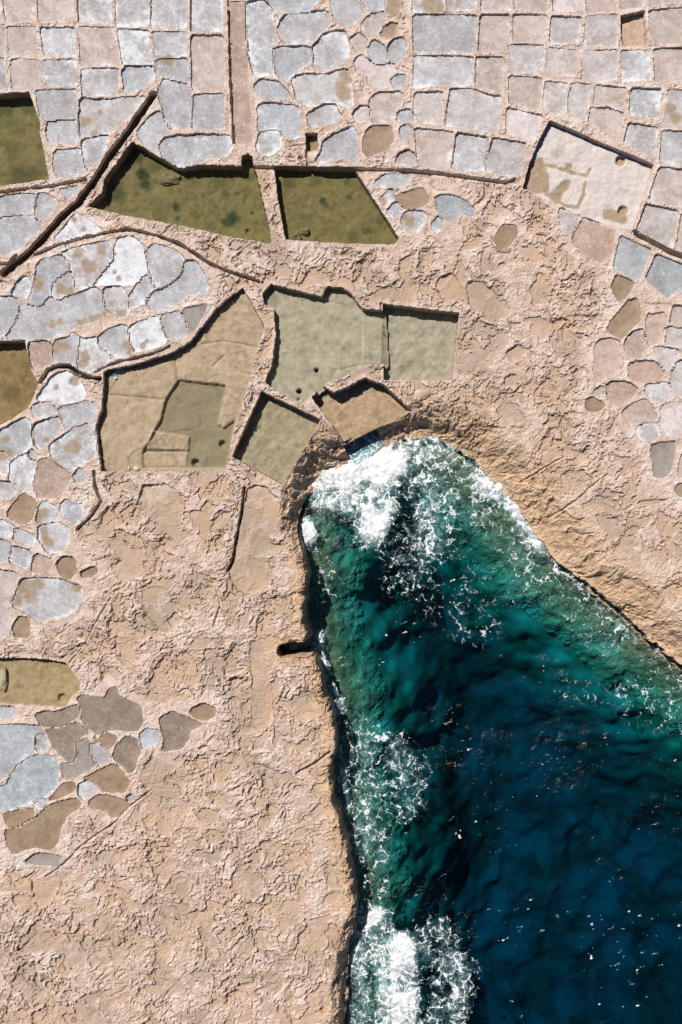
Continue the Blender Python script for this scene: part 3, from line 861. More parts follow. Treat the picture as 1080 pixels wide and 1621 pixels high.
def rock_material():
    m = NT('rock')
    a = m.attr('geo')
    sep = m.n('ShaderNodeSeparateColor'); m.l(a.outputs['Color'], sep.inputs[0])
    big = m.noise(0.35, 4, 0.6); mid = m.noise(2.2, 5, 0.62, 0.3); sml = m.noise(14, 4, 0.65); gr = m.noise(48, 3, 0.7)
    c = m.mix(m.ramp(mid, 0.34, 0.68), (0.405, 0.286, 0.220), (0.530, 0.415, 0.352))
    c = m.mix(m.ramp(big, 0.38, 0.66, 0, 0.55), c, (0.470, 0.345, 0.275))
    c = m.mix(m.math('MULTIPLY', sep.outputs[0], m.ramp(sml, 0.2, 0.7, 0.55, 0.9)), c, m.mix(m.ramp(big, 0.42, 0.58), (0.335, 0.255, 0.190), (0.425, 0.296, 0.206)))
    c = m.mix(m.math('MULTIPLY', m.math('SUBTRACT', 1.0, sep.outputs[0], True), m.ramp(m.math('ADD', m.math('MULTIPLY', sml, .6), m.math('MULTIPLY', mid, .4)), 0.42, 0.62, 0, 0.6)), c, (0.620, 0.505, 0.450))
    c = m.mix(m.math('MULTIPLY', sep.outputs[1], m.ramp(sml, 0.38, 0.66)), c, (0.640, 0.590, 0.570))
    c = m.mix(m.math('MULTIPLY', sep.outputs[2], m.ramp(mid, 0.2, 0.75, 0.5, 1.0)), c, m.mix(m.ramp(mid, 0.3, 0.6), (0.345, 0.215, 0.118), (0.515, 0.352, 0.215)))
    c = m.mix(a.outputs['Alpha'], c, m.mix(m.ramp(mid, 0.35, 0.65), (0.10, 0.085, 0.04), (0.20, 0.16, 0.09)))
    c = m.mix(m.ramp(m.xyz(2), SEA - 0.5, SEA - 1.9), c, bed_colour(m))
    spk = m.noise(7.5, 4, 0.75, 0.3)
    c = m.mix(m.ramp(spk, 0.60, 0.72, 0, 0.45), c, (0.66, 0.58, 0.54))
    c = m.mix(m.ramp(spk, 0.40, 0.30, 0, 0.40), c, (0.26, 0.185, 0.13))
    c = m.mix(m.ramp(gr, 0.58, 0.75, 0, 0.35), c, (0.20, 0.15, 0.11))
    c = m.mix(m.ramp(gr, 0.42, 0.28, 0, 0.35), c, (0.62, 0.52, 0.46))
    blot = m.noise(0.9, 5, 0.7, 1.0)
    c = m.mix(m.ramp(blot, 0.60, 0.72, 0, 0.5), c, (0.30, 0.225, 0.165))
    c = m.mix(m.ramp(blot, 0.38, 0.30, 0, 0.45), c, (0.56, 0.50, 0.47))
    h = m.math('ADD', m.math('MULTIPLY', sml, 0.6), m.math('MULTIPLY', gr, 0.4))
    nb = m.bump(h, 0.75, 0.045)
    m.principled(c, m.ramp(sep.outputs[2], 0, 1, 0.92, 0.6), nb, 0.25)
    return m.m


M_rock = rock_material()
keep = cells(H > SEA - 2.2) 
shelf = link('rock_shelf', cut_grid('rock_shelf', X, Y, H, keep, {'geo': attr}), M_rock)
shelf.data.shade_flat()
tag(shelf, 'pale pink weathered limestone shelf around the pans and cove', 'rock', kind='structure')

# ------------------------------------------------------------------ sea bed
BX, BY = np.meshgrid(cx.astype(F), cy.astype(F))
bs = np.maximum(-SDc, 0)
BZ = bed(bs, LWc, HEc, BX, BY) - 0.05
BZ = np.where(SDc > 0, -3.0, BZ)
m = NT('sea_bed')
c = bed_colour(m)
m.principled(c, 0.9)
bedo = link('seabed', cut_grid('seabed', BX, BY, BZ, cells(SDc < 0.6)), m.m)
tag(bedo, 'dark weedy rock and sand under the sea', 'seabed', kind='structure')

# ------------------------------------------------------------------ sea surface: one closed body of water
sg = 0.075
sx0, sx1, sy0, sy1 = -3.4, HX + 0.6, -HY - 1.0, 5.2
gx = np.arange(sx0, sx1, sg); gy = np.arange(sy0, sy1, sg)
og = np.cumsum(sg * 1.4 ** np.arange(1, 24))
gxx = np.concatenate([[sx0 - 60, sx0 - 8, sx0 - 1], gx, gx[-1] + og]); gyy = np.concatenate([gy[0] - og[::-1], gy, [sy1 + 0.5]])
WX, WY = np.meshgrid(gxx.astype(F), gyy.astype(F))


def wave(x, y):
    a, b = x * F(0.5) + y * F(0.87), x * F(0.87) - y * F(0.5)
    wv = 0.16 * fbm(b * F(0.45), a * F(1.0), 2.6, 3, 201) + 0.11 * fbm(b * F(0.5), a, 0.9, 3, 211, 0.6)
    r = fbm(b * F(0.6), a, 0.42, 2, 221)
    return wv + 0.035 * (1 - 2 * np.abs(r))


WZ = SEA + wave(WX, WY)
ny, nx = WX.shape
q = grid_quads(nx, ny).reshape(-1, 4)
top = np.stack([WX.ravel(), WY.ravel(), WZ.ravel()], -1)
border = np.concatenate([np.arange(nx), np.arange(1, ny) * nx + nx - 1, (ny - 1) * nx + np.arange(nx - 2, -1, -1), np.arange(ny - 2, 0, -1) * nx])
nb_ = len(border); n0 = len(top)
low = top[border].copy(); low[:, 2] = -16
cen = np.array([[5.0, -10.0, -16.0]])
co = np.concatenate([top, low, cen])
i = np.arange(nb_); j = (i + 1) % nb_
side = np.stack([border[i], n0 + i, n0 + j, border[j]], -1)
me = raw_mesh('sea', co, np.concatenate([q, side]))
import bmesh
bm = bmesh.new(); bm.from_mesh(me); bm.verts.ensure_lookup_table()
cv = bm.verts[n0 + nb_]
for a, b in zip(i, j): bm.faces.new((cv, bm.verts[n0 + int(b)], bm.verts[n0 + int(a)]))
bm.to_mesh(me); bm.free()
m = NT('sea_water')
r1 = m.noise(5.5, 3, 0.6, 0.2); r2 = m.noise(17, 2, 0.6)
gust = m.ramp(m.noise(0.22, 3, 0.6, 0.5), 0.46, 0.62, 0.12, 1.0)
nb = m.bump(m.math('ADD', m.math('MULTIPLY', r1, 0.8), m.math('MULTIPLY', r2, 0.2)), gust, 0.085)
gl = m.n('ShaderNodeBsdfGlossy'); gl.inputs['Roughness'].default_value = 0.2
m.l(nb, gl.inputs['Normal'])
tr = m.n('ShaderNodeBsdfTransparent')
fr = m.n('ShaderNodeValue'); fr.outputs[0].default_value = 0.022
mx = m.n('ShaderNodeMixShader'); m.l(fr.outputs[0], mx.inputs[0]); m.l(tr.outputs[0], mx.inputs[1]); m.l(gl.outputs[0], mx.inputs[2])
m.l(mx.outputs[0], m.out.inputs['Surface'])
ab = m.n('ShaderNodeVolumeAbsorption')
ab.inputs['Color'].default_value = (0.0, 0.802, 0.866, 1); ab.inputs['Density'].default_value = 0.73
m.l(ab.outputs[0], m.out.inputs['Volume'])
m.m.cycles.homogeneous_volume = True
sea = link('sea', me, m.m)
tag(sea, 'deep teal and blue choppy sea water filling the cove', 'sea', kind='structure')

# ------------------------------------------------------------------ foam
FOAM = [  # capsule chains in pixels: points, radius px, strength
    ('515,775 545,765 580,755 615,735', 36, 1.10), ('560,790 600,800 590,835', 32, 1.02), ('540,765 600,770', 42, 0.80), ('640,725 680,705 720,712', 30, .66), ('655,770 690,800 680,850', 50, .58),
    ('620,860 660,880 640,920', 40, .45), ('770,770 805,790 830,815 850,850', 26, 0.88), ('745,745 760,770', 26, .7),
    ('850,850 880,885', 22, .78), ('700,740 745,780 800,830 860,885', 45, .48), ('890,900 930,940 980,985', 30, .44), ('980,985 1040,1050 1090,1110', 34, .32),
    ('483,830 490,850', 16, .85), ('500,880 520,930', 30, .35), ('508,1010 505,1040 520,1090 536,1120', 13, .72), ('540,1150 545,1200 540,1260', 16, .55),
    ('570,1160 585,1230 590,1300 590,1350', 36, .54), ('620,1190 650,1220 640,1270', 38, .52), ('560,1270 570,1340', 28, .5), ('590,1360 590,1400', 30, .38),
    ('590,1455 600,1500 620,1540 620,1640', 32, 0.76), ('635,1500 640,1560 640,1680', 30, 0.96), ('570,1490 565,1560 570,1640', 26, .72), ('690,1490 715,1540 700,1610', 44, .58), ('600,1445 575,1460', 14, .9),
    ('575,700 565,720', 24, .78), ('600,690 560,732', 20, .8), ('1010,1110 1080,1130', 50, .36), ('760,930 880,920 960,1000', 50, .30), ('690,950 760,990', 50, .30), ('900,1090 960,1100', 30, .32),
]
fg = 0.048
fx = np.arange(-2.6, HX, fg); fy = np.arange(-HY, 4.8, fg)
FX, FY = np.meshgrid(fx.astype(F), fy.astype(F))
D = np.zeros(FX.shape, F)
for s, r, st in FOAM:
    P = [W(*q, SEA) for q in pp(s)]
    rr = r * S * 1.03
    d = np.full(FX.shape, 9, F)
    for a, b in zip(P[:-1], P[1:]): d = np.minimum(d, seg_dist(FX, FY, a, b))
    D = np.maximum(D, st * (1 - sst(0.35, 1.6, d / rr)))
big = fbm(FX, FY, 1.7, 4, 331, 0.55)
blot = fbm(FX, FY, 0.55, 4, 323, 0.62)
wv = wave(FX, FY)
foam = np.clip(D * (0.95 + 0.55 * big) + 0.22 * blot * sst(0.15, 0.5, D), 0, 1.2).astype(F)
# sun glints on the open water, painted in as small white foam flecks
fa_, fb_ = FX * F(0.95) + FY * F(0.3), FY * F(0.95) - FX * F(0.3)
glint_noise = fbm(fa_ * F(0.45), fb_ * F(1.25), 0.22, 3, 351, 0.6)
grp_ = fbm(fa_ * F(0.5), fb_, 1.9, 3, 353, 0.6) + 0.55 * fbm(FX, FY, 6.0, 2, 357)
glint_fleck = sst(0.27, 0.52, glint_noise) * sst(-0.02, 0.30, grp_)
foam = np.maximum(foam, (0.85 * glint_fleck * (glint_fleck > 0.10)).astype(F))
FZ = SEA + wv + 0.02 + (0.02 + 0.20 * np.clip(foam - 0.6, 0, 0.8)) * (0.7 + 0.9 * np.abs(blot))
keepf = cells(foam > 0.17)
m = NT('foam')
fa = m.attr('foam').outputs['Fac']
wn = m.n('ShaderNodeTexNoise'); m.l(m.pos, wn.inputs['Vector']); wn.inputs['Scale'].default_value = 1.1; wn.inputs['Detail'].default_value = 5; wn.inputs['Roughness'].default_value = 0.62
vm = m.n('ShaderNodeVectorMath', operation='MULTIPLY_ADD'); m.l(wn.outputs['Color'], vm.inputs[0]); vm.inputs[1].default_value = (1.6, 1.6, 0); m.l(m.pos, vm.inputs[2])
fl = m.n('ShaderNodeVectorMath', operation='MULTIPLY'); m.l(vm.outputs[0], fl.inputs[0]); fl.inputs[1].default_value = (1, 1, 0)
wp = fl.outputs[0]
e1 = m.vor(1.7, 'DISTANCE_TO_EDGE', wp); e2 = m.vor(4.2, 'DISTANCE_TO_EDGE', wp); e3 = m.vor(9.5, 'DISTANCE_TO_EDGE', wp)
fn = m.noise(3.2, 5, 0.66, 0.4); fn2 = m.noise(16, 4, 0.7)
lace = m.math('ADD', m.math('MULTIPLY', m.ramp(e1, 0.0, 0.085, 1, 0), 0.85), m.math('ADD', m.math('MULTIPLY', m.ramp(e2, 0.0, 0.10, 1, 0), 0.55), m.math('MULTIPLY', m.ramp(e3, 0.0, 0.13, 1, 0), 0.25)))
lace = m.math('MULTIPLY', lace, m.ramp(fn, 0.34, 0.64, 0.22, 1.2))
av = m.math('ADD', m.math('MULTIPLY', fa, 1.15), m.math('ADD', m.math('MULTIPLY', m.math('SUBTRACT', lace, 0.52), 0.72), m.math('MULTIPLY', m.math('SUBTRACT', fn2, 0.5), 0.55)))
al0 = m.ramp(av, 0.38, 1.08, 0.0, 0.97)
milk = m.ramp(m.math('ADD', fa, m.math('MULTIPLY', m.math('SUBTRACT', fn, .5), .8)), 0.32, 1.05, 0.0, 0.55)
al = m.math('MULTIPLY', m.math('MAXIMUM', al0, milk), m.ramp(fa, 0.16, 0.36))
fc = m.mix(m.ramp(al0, 0.05, 0.55), (0.24, 0.50, 0.55), (0.90, 0.93, 0.95))
df = m.n('ShaderNodeBsdfDiffuse'); m.l(fc, df.inputs['Color'])
m.l(m.bump(fn, 0.5, 0.05), df.inputs['Normal'])
tl = m.n('ShaderNodeBsdfTranslucent'); m.l(fc, tl.inputs['Color'])
dt = m.n('ShaderNodeMixShader'); dt.inputs[0].default_value = 0.22; m.l(df.outputs[0], dt.inputs[1]); m.l(tl.outputs[0], dt.inputs[2])
tr = m.n('ShaderNodeBsdfTransparent')
mx = m.n('ShaderNodeMixShader'); m.l(al, mx.inputs[0]); m.l(tr.outputs[0], mx.inputs[1]); m.l(dt.outputs[0], mx.inputs[2])
m.l(mx.outputs[0], m.out.inputs['Surface'])
fo = link('sea_foam_glints', cut_grid('sea_foam_glints', FX, FY, FZ, keepf, {'foam': foam.astype(F)}), m.m)
tag(fo, 'white surf and lacy foam breaking along the rocky cove, with painted sun glints offshore', 'foam', kind='stuff')

# ------------------------------------------------------------------ salt pans
m = NT('pan_floor')
oi = m.n('ShaderNodeObjectInfo')
saltv = m.attr('salt', 'OBJECT').outputs['Fac']; stain = m.attr('stain', 'OBJECT').outputs['Fac']; rgh = m.attr('gloss', 'OBJECT').outputs['Fac']
big = m.noise(1.1, 4, 0.6, 0.4); mid = m.noise(4.5, 5, 0.68, 0.5); sml = m.noise(19, 5, 0.75); fin = m.noise(55, 2, 0.7)
c = m.mix(m.ramp(m.math('ADD', m.math('MULTIPLY', big, .5), m.math('MULTIPLY', mid, .5)), 0.34, 0.64, 0.0, 1.0), m.mix(1.0, oi.outputs['Color'], (0.78, 0.69, 0.64), 'MULTIPLY'), m.mix(1.0, oi.outputs['Color'], (1.16, 1.14, 1.13), 'MULTIPLY'))
sp = m.math('ADD', m.math('MULTIPLY', mid, 0.35), m.math('ADD', m.math('MULTIPLY', sml, 0.50), m.math('MULTIPLY', big, 0.30)))
rim = m.attr('rim').outputs['Fac']
th = m.math('SUBTRACT', m.math('SUBTRACT', 0.84, m.math('MULTIPLY', saltv, 0.36)), m.math('MULTIPLY', m.math('MULTIPLY', rim, m.ramp(big, 0.35, 0.65)), 0.14))
sf = m.ramp(m.math('SUBTRACT', sp, th), -0.03, 0.10, 0.0, 0.9)
c = m.mix(m.math('MULTIPLY', sf, m.ramp(saltv, 0.0, 0.12)), c, (0.600, 0.618, 0.650))
spk = m.noise(8.5, 3, 0.75); spk2 = m.noise(11, 2, 0.7, 0.6)
c = m.mix(m.math('MULTIPLY', m.ramp(spk, 0.56, 0.68, 0, 0.6), m.ramp(saltv, 0.1, 0.4)), c, (0.66, 0.675, 0.70))
c = m.mix(m.ramp(spk2, 0.42, 0.30, 0, 0.40), c, (0.22, 0.20, 0.19))
st = m.ramp(m.math('SUBTRACT', m.math('ADD', m.math('MULTIPLY', big, 0.8), m.math('MULTIPLY', mid, 0.25)), m.math('SUBTRACT', 0.76, m.math('MULTIPLY', stain, 0.42))), -0.03, 0.10, 0.0, 0.85)
c = m.mix(m.math('MULTIPLY', st, m.ramp(stain, 0.0, 0.1)), c, m.mix(m.ramp(mid, .35, .65), (0.240, 0.165, 0.108), (0.33, 0.24, 0.17)))
c = m.mix(m.math('MULTIPLY', m.attr('spot').outputs['Fac'], m.ramp(sml, .3, .6, .7, .95)), c, m.mix(m.ramp(mid, .35, .65), (0.235, 0.165, 0.110), (0.315, 0.225, 0.155)))
c = m.mix(m.ramp(m.math('ADD', m.math('MULTIPLY', fin, .6), m.math('MULTIPLY', sml, .4)), 0.57, 0.70, 0, 0.5), c, (0.17, 0.155, 0.15))
nb = m.bump(m.math('ADD', m.math('MULTIPLY', sml, 0.6), m.math('MULTIPLY', fin, 0.4)), m.ramp(rgh, 0.3, 0.8, 0.12, 0.6), 0.02)
m.principled(c, rgh, nb, 0.3)
M_pan = m.m
for pi_, p in enumerate(pans):
    P = p['P']
    g = 0.07
    x0 = min(q[0] for q in P) - .25; x1 = max(q[0] for q in P) + .25; y0 = min(q[1] for q in P) - .25; y1 = max(q[1] for q in P) + .25
    A, B = np.meshgrid(np.arange(x0, x1, g).astype(F), np.arange(y0, y1, g).astype(F))
    sd = poly_sd(A, B, P)
    loc = ((x0 + x1) / 2, (y0 + y1) / 2, -p['d'] - 0.03)
    ix = np.clip(np.searchsorted(xs, A[0]), 0, len(xs) - 1); jy = np.clip(np.searchsorted(ys, B[:, 0]), 0, len(ys) - 1)
    wetp = p['col'] in ('br', 'wt', 'sl')
    nzp = fbm(A, B, 0.6, 4, 501)
    z = -p['d'] + (0.006 if wetp else 0.022) * nzp + 0.014 * np.exp(np.minimum(sd, 0) / 0.12) + (B - B.mean()) * F(rng.uniform(-.006, .006))
    spot = np.zeros(A.shape, F); sw = fbm(A, B, 0.4, 3, 507)
    for (sx_, sy_, sr_) in SPOTS:
        c_ = W(sx_, sy_)
        if x0 < c_[0] < x1 and y0 < c_[1] < y1:
            spot = np.maximum(spot, 1 - sst(0.65, 1.2, np.hypot(A - c_[0], B - c_[1]) / (sr_ * S) + 0.7 * sw))
    me = cut_grid('salt_pan', A, B, z, cells(sd < 0.14) & ~cells((SPO[jy][:, ix] < 0.05) | (GRV[jy][:, ix] > 0.12) | ((PID[jy][:, ix] != pi_) & (SP[jy][:, ix] < 0.02))), {'rim': np.exp(np.minimum(sd, 0) / 0.16).astype(F), 'spot': spot.astype(F)}, org=loc)
    o = link('salt_pan', me, M_pan, None, loc)
    pc = p['col']
    if p['grp'] == 'RL': pc = {'gb': 'gm', 'pk': 'pw'}.get(pc, pc)
    if p['grp'] == 'RG' and pc == 'gb': pc = 'gm'
    col, sa, stn, rg = COLS[pc]
    k = rng.uniform(0.92, 1.08); hu = rng.uniform(-0.02, 0.02)
    o.color = (col[0] * k * (1 + hu), col[1] * k, col[2] * k * (1 - hu), 1)
    o['salt'] = max(0.0, sa + rng.uniform(-0.1, 0.1)) if sa > 0.05 else 0.0
    o['stain'] = stn; o['gloss'] = rg
    tag(o, p['label'], 'salt pan', GROUPS[p['grp']])

# ------------------------------------------------------------------ pools
def floor_mat(name, c0, c1, alg_shade, algamt, salty=0.0, scale=1.0, rough=0.7):
    m = NT(name)
    big = m.noise(0.75 * scale, 4, 0.62, 0.3); mid = m.noise(3.2, 5, 0.62, 0.4); sml = m.noise(20, 4, 0.68)
    sed = m.noise(1.6, 5, 0.65, 1.2); sed_dark = tuple(v * 0.80 for v in c0); sed_pale = tuple(min(v * 1.12, 1) for v in c1)  # darker and paler sediment tones for the mottling
    c = m.mix(m.ramp(mid, 0.30, 0.70), sed_dark, sed_pale)
    c = m.mix(m.ramp(sed, 0.38, 0.62, 0, 0.6), c, c1)
    c = m.mix(m.ramp(sed, 0.46, 0.34, 0, 0.45), c, tuple(v * k for v, k in zip(c0, (0.72, 0.80, 0.82))))
    c = m.mix(m.ramp(m.math('ADD', m.math('MULTIPLY', big, 0.8), m.math('MULTIPLY', mid, 0.2)), 0.66 - 0.2 * algamt, 0.80 - 0.2 * algamt, 0, 0.85), c, alg_shade)
    a = m.attr('algae_shade').outputs['Fac']
    c = m.mix(m.math('MULTIPLY', a, m.ramp(mid, 0.2, 0.6, 0.6, 1.0)), c, alg_shade)
    c = m.mix(m.ramp(sml, 0.60, 0.75, 0, 0.18), c, tuple(v * 0.5 for v in c0))
    if salty:
        c = m.mix(m.attr('puddle').outputs['Fac'], m.mix(m.ramp(sml, 0.4, 0.6), (0.430, 0.375, 0.350), (0.550, 0.500, 0.478)), m.mix(m.ramp(mid, .3, .7), (0.27, 0.20, 0.135), (0.33, 0.24, 0.165)))
    nb = m.bump(m.math('ADD', m.math('MULTIPLY', mid, 0.5), m.math('MULTIPLY', sml, 0.25)), 0.55 if salty else 0.22, 0.03)
    m.principled(c, rough, nb, 0.2)
    return m.m


FM = {
    'olive': floor_mat('pool_floor_olive', (0.270, 0.218, 0.110), (0.350, 0.290, 0.155), (0.035, 0.070, 0.040), 0.42),
    'oliveb': floor_mat('pool_floor_brown', (0.240, 0.180, 0.100), (0.310, 0.240, 0.140), (0.11, 0.09, 0.045), 0.5),
    'tan': floor_mat('pool_floor_tan', (0.355, 0.278, 0.212), (0.425, 0.342, 0.270), (0.185, 0.170, 0.115), 0.05),
    'sage': floor_mat('pool_floor_sage', (0.365, 0.305, 0.240), (0.435, 0.370, 0.295), (0.16, 0.15, 0.10), 0.1),
    'sageb': floor_mat('pool_floor_ochre', (0.320, 0.245, 0.155), (0.380, 0.295, 0.190), (0.20, 0.175, 0.125), 0.25),
    'mud': floor_mat('pool_floor_mud', (0.265, 0.180, 0.110), (0.350, 0.248, 0.160), (0.17, 0.125, 0.065), 0.2),
    'mudw': floor_mat('pool_floor_silt', (0.330, 0.240, 0.160), (0.370, 0.275, 0.190), (0.20, 0.16, 0.10), 0.0),
    'terra': floor_mat('pool_floor_terracotta', (0.44, 0.335, 0.265), (0.50, 0.385, 0.305), (0.40, 0.30, 0.23), 0.0),
    'sageh': floor_mat('pool_floor_silty_green', (0.300, 0.255, 0.185), (0.365, 0.312, 0.232), (0.17, 0.155, 0.10), 0.15),
    'surf': floor_mat('pool_floor_wet_rock', (0.30, 0.20, 0.12), (0.38, 0.27, 0.17), (0.16, 0.14, 0.08), 0.2),
    'salt': floor_mat('pool_floor_salt', (0.50, 0.44, 0.38), (0.62, 0.56, 0.51), (0.48, 0.44, 0.40), 0.0, 1.0),
}


def water_mat(name, tint, bumpy=0.02):
    m = NT(name)
    nb = m.bump(m.noise(2.5, 2, 0.5), bumpy, 0.1)
    tr = m.n('ShaderNodeBsdfTransparent'); tr.inputs[0].default_value = (*tint, 1)
    gl = m.n('ShaderNodeBsdfGlossy'); gl.inputs['Roughness'].default_value = 0.03; m.l(nb, gl.inputs['Normal'])
    fr = m.n('ShaderNodeFresnel'); fr.inputs['IOR'].default_value = 1.33
    mx = m.n('ShaderNodeMixShader'); m.l(fr.outputs[0], mx.inputs[0]); m.l(tr.outputs[0], mx.inputs[1]); m.l(gl.outputs[0], mx.inputs[2])
    m.l(mx.outputs[0], m.out.inputs['Surface'])
    return m.m


WM = {'olive': water_mat('olive_water', (0.66, 0.67, 0.59)), 'oliveb': water_mat('brown_water', (0.82, 0.79, 0.70)),
      'tan': water_mat('clear_water', (0.92, 0.91, 0.86)), 'sage': water_mat('green_water', (0.86, 0.89, 0.86)),
      'sageb': water_mat('pale_water', (0.90, 0.90, 0.85)), 'mudw': water_mat('silty_water', (0.9, 0.87, 0.8)),
      'surf': None, 'sageh': water_mat('silty_green_water', (0.89, 0.89, 0.85)),
      'terra': water_mat('clay_water', (0.95, 0.93, 0.90)), 'salt': None}
m = NT('surf_water')
wn = m.n('ShaderNodeTexNoise'); m.l(m.pos, wn.inputs['Vector']); wn.inputs['Scale'].default_value = 1.3; wn.inputs['Detail'].default_value = 5
vm = m.n('ShaderNodeVectorMath', operation='MULTIPLY_ADD'); m.l(wn.outputs['Color'], vm.inputs[0]); vm.inputs[1].default_value = (1.4, 1.4, 0); m.l(m.pos, vm.inputs[2])
l1 = m.ramp(m.vor(2.6, 'DISTANCE_TO_EDGE', vm.outputs[0]), 0, .16, 1, 0); l2 = m.ramp(m.vor(6.5, 'DISTANCE_TO_EDGE', vm.outputs[0]), 0, .16, 1, 0)
fa = m.math('ADD', m.math('MULTIPLY', l1, .7), m.math('MULTIPLY', l2, .4), True)
fa = m.math('MAXIMUM', m.math('MULTIPLY', fa, m.ramp(m.noise(1.7, 4, .6), .35, .55)), 0.22)
df = m.n('ShaderNodeBsdfDiffuse'); m.l(m.mix(m.ramp(fa, .2, .5), (0.25, 0.50, 0.60), (0.82, 0.87, 0.90)), df.inputs['Color'])
tr = m.n('ShaderNodeBsdfTransparent'); tr.inputs[0].default_value = (0.75, 0.93, 0.95, 1)
mx = m.n('ShaderNodeMixShader'); m.l(fa, mx.inputs[0]); m.l(tr.outputs[0], mx.inputs[1]); m.l(df.outputs[0], mx.inputs[2])
m.l(mx.outputs[0], m.out.inputs['Surface'])
M_surf = m.m
# weed spots, plus shade painted along pool edges and in holes (px x, y, radius px, strength) and holes in the floors (x, y, r px, depth m)
ALG_SHADE = {'B': [(178, 300, 22, .75), (205, 240, 22, .85), (240, 255, 16, .5), (300, 272, 14, .45), (345, 280, 16, .4), (395, 275, 10, .5), (250, 330, 16, .3), (330, 355, 12, .3), (223, 270, 14, 1), (226, 285, 12, .9), (275, 320, 9, .9), (278, 340, 5, .6), (366, 340, 14, 1), (355, 346, 9, .9), (354, 300, 8, .6), (374, 299, 5, .6), (318, 303, 5, .5), (310, 338, 6, .5), (397, 331, 4, .9), (330, 272, 6, .3), (180, 305, 12, .6), (196, 248, 14, .9)],
       'C': [(455, 280, 14, .6), (500, 275, 14, .5), (550, 280, 12, .5), (600, 345, 10, .35), (560, 372, 14, .35), (480, 340, 12, .25), (511, 313, 8, .9), (516, 318, 6, .8), (553, 307, 5, .7), (545, 338, 5, .7), (585, 360, 5, .6), (525, 325, 6, .4), (455, 285, 5, .3), (470, 375, 10, .3)],
       'A': [(0, 165, 20, .6), (40, 165, 14, .5), (15, 230, 18, .35), (30, 275, 26, .6), (50, 268, 14, .5), (60, 225, 10, .4), (10, 190, 14, .25)],
       'E': [(338, 613, 12, 1), (346, 622, 10, 1), (285, 640, 6, .7), (290, 634, 7, .7), (350, 702, 8, .8), (333, 645, 8, .5), (306, 733, 8, .8)],
       'F': [(500, 583, 4, 1), (472, 617, 5, 1), (516, 540, 4, .6), (544, 549, 6, .6), (430, 465, 8, .4), (485, 570, 5, .4)],
       'H': [(469, 704, 5, .6), (410, 670, 5, .4), (440, 708, 6, .5)], 'K': [(12, 620, 18, .6), (35, 575, 10, .5)], 'L': [(32, 1062, 12, .4), (60, 1068, 8, .35)]}
HOLES = {'E': [(307, 732, 7, .25), (350, 702, 6, .2)], 'F': [(501, 584, 3.6, .35), (473, 617.5, 4.2, .4), (472, 631, 3, .15)], 'L': [(96, 1107, 7.5, .16)],
         'H': [(409, 681, 7, .08), (427, 731, 9, .06)], 'D': [(986, 251, 8.5, .16), (990, 330, 8.5, .16)], 'B': [(391, 361, 5, .12)]}
E_DEEP = pp('281,599 356,608 343,671 352,676 370,666 357,740 224,740 223,716 252,663 260,630')
E_STEPS = [(pp('238,680 298,690 296,712 229,710'), 0.13), (pp('225,715 295,714 293,738 224,738'), 0.07)]
E_LINES = [pp('172,624 200,626 256,631'), pp('275,566 280,598'), pp('319,543 350,538 380,542 408,548'), pp('337,577 353,562'), pp('373,580 375,586 394,591'), pp('348,672 352,676 369,666')]
PUDP = ['60,205 130,200 160,250 185,330 180,440 100,445 0,420 5,320', '160,455 240,400 290,340 335,350 320,410 280,440 265,500 230,520', '545,580 560,550 650,560 720,590 720,650 690,665 560,620', '300,240 340,250 330,300 290,280']
F_STEP = pp('573,500 606,507 606,575 573,575')


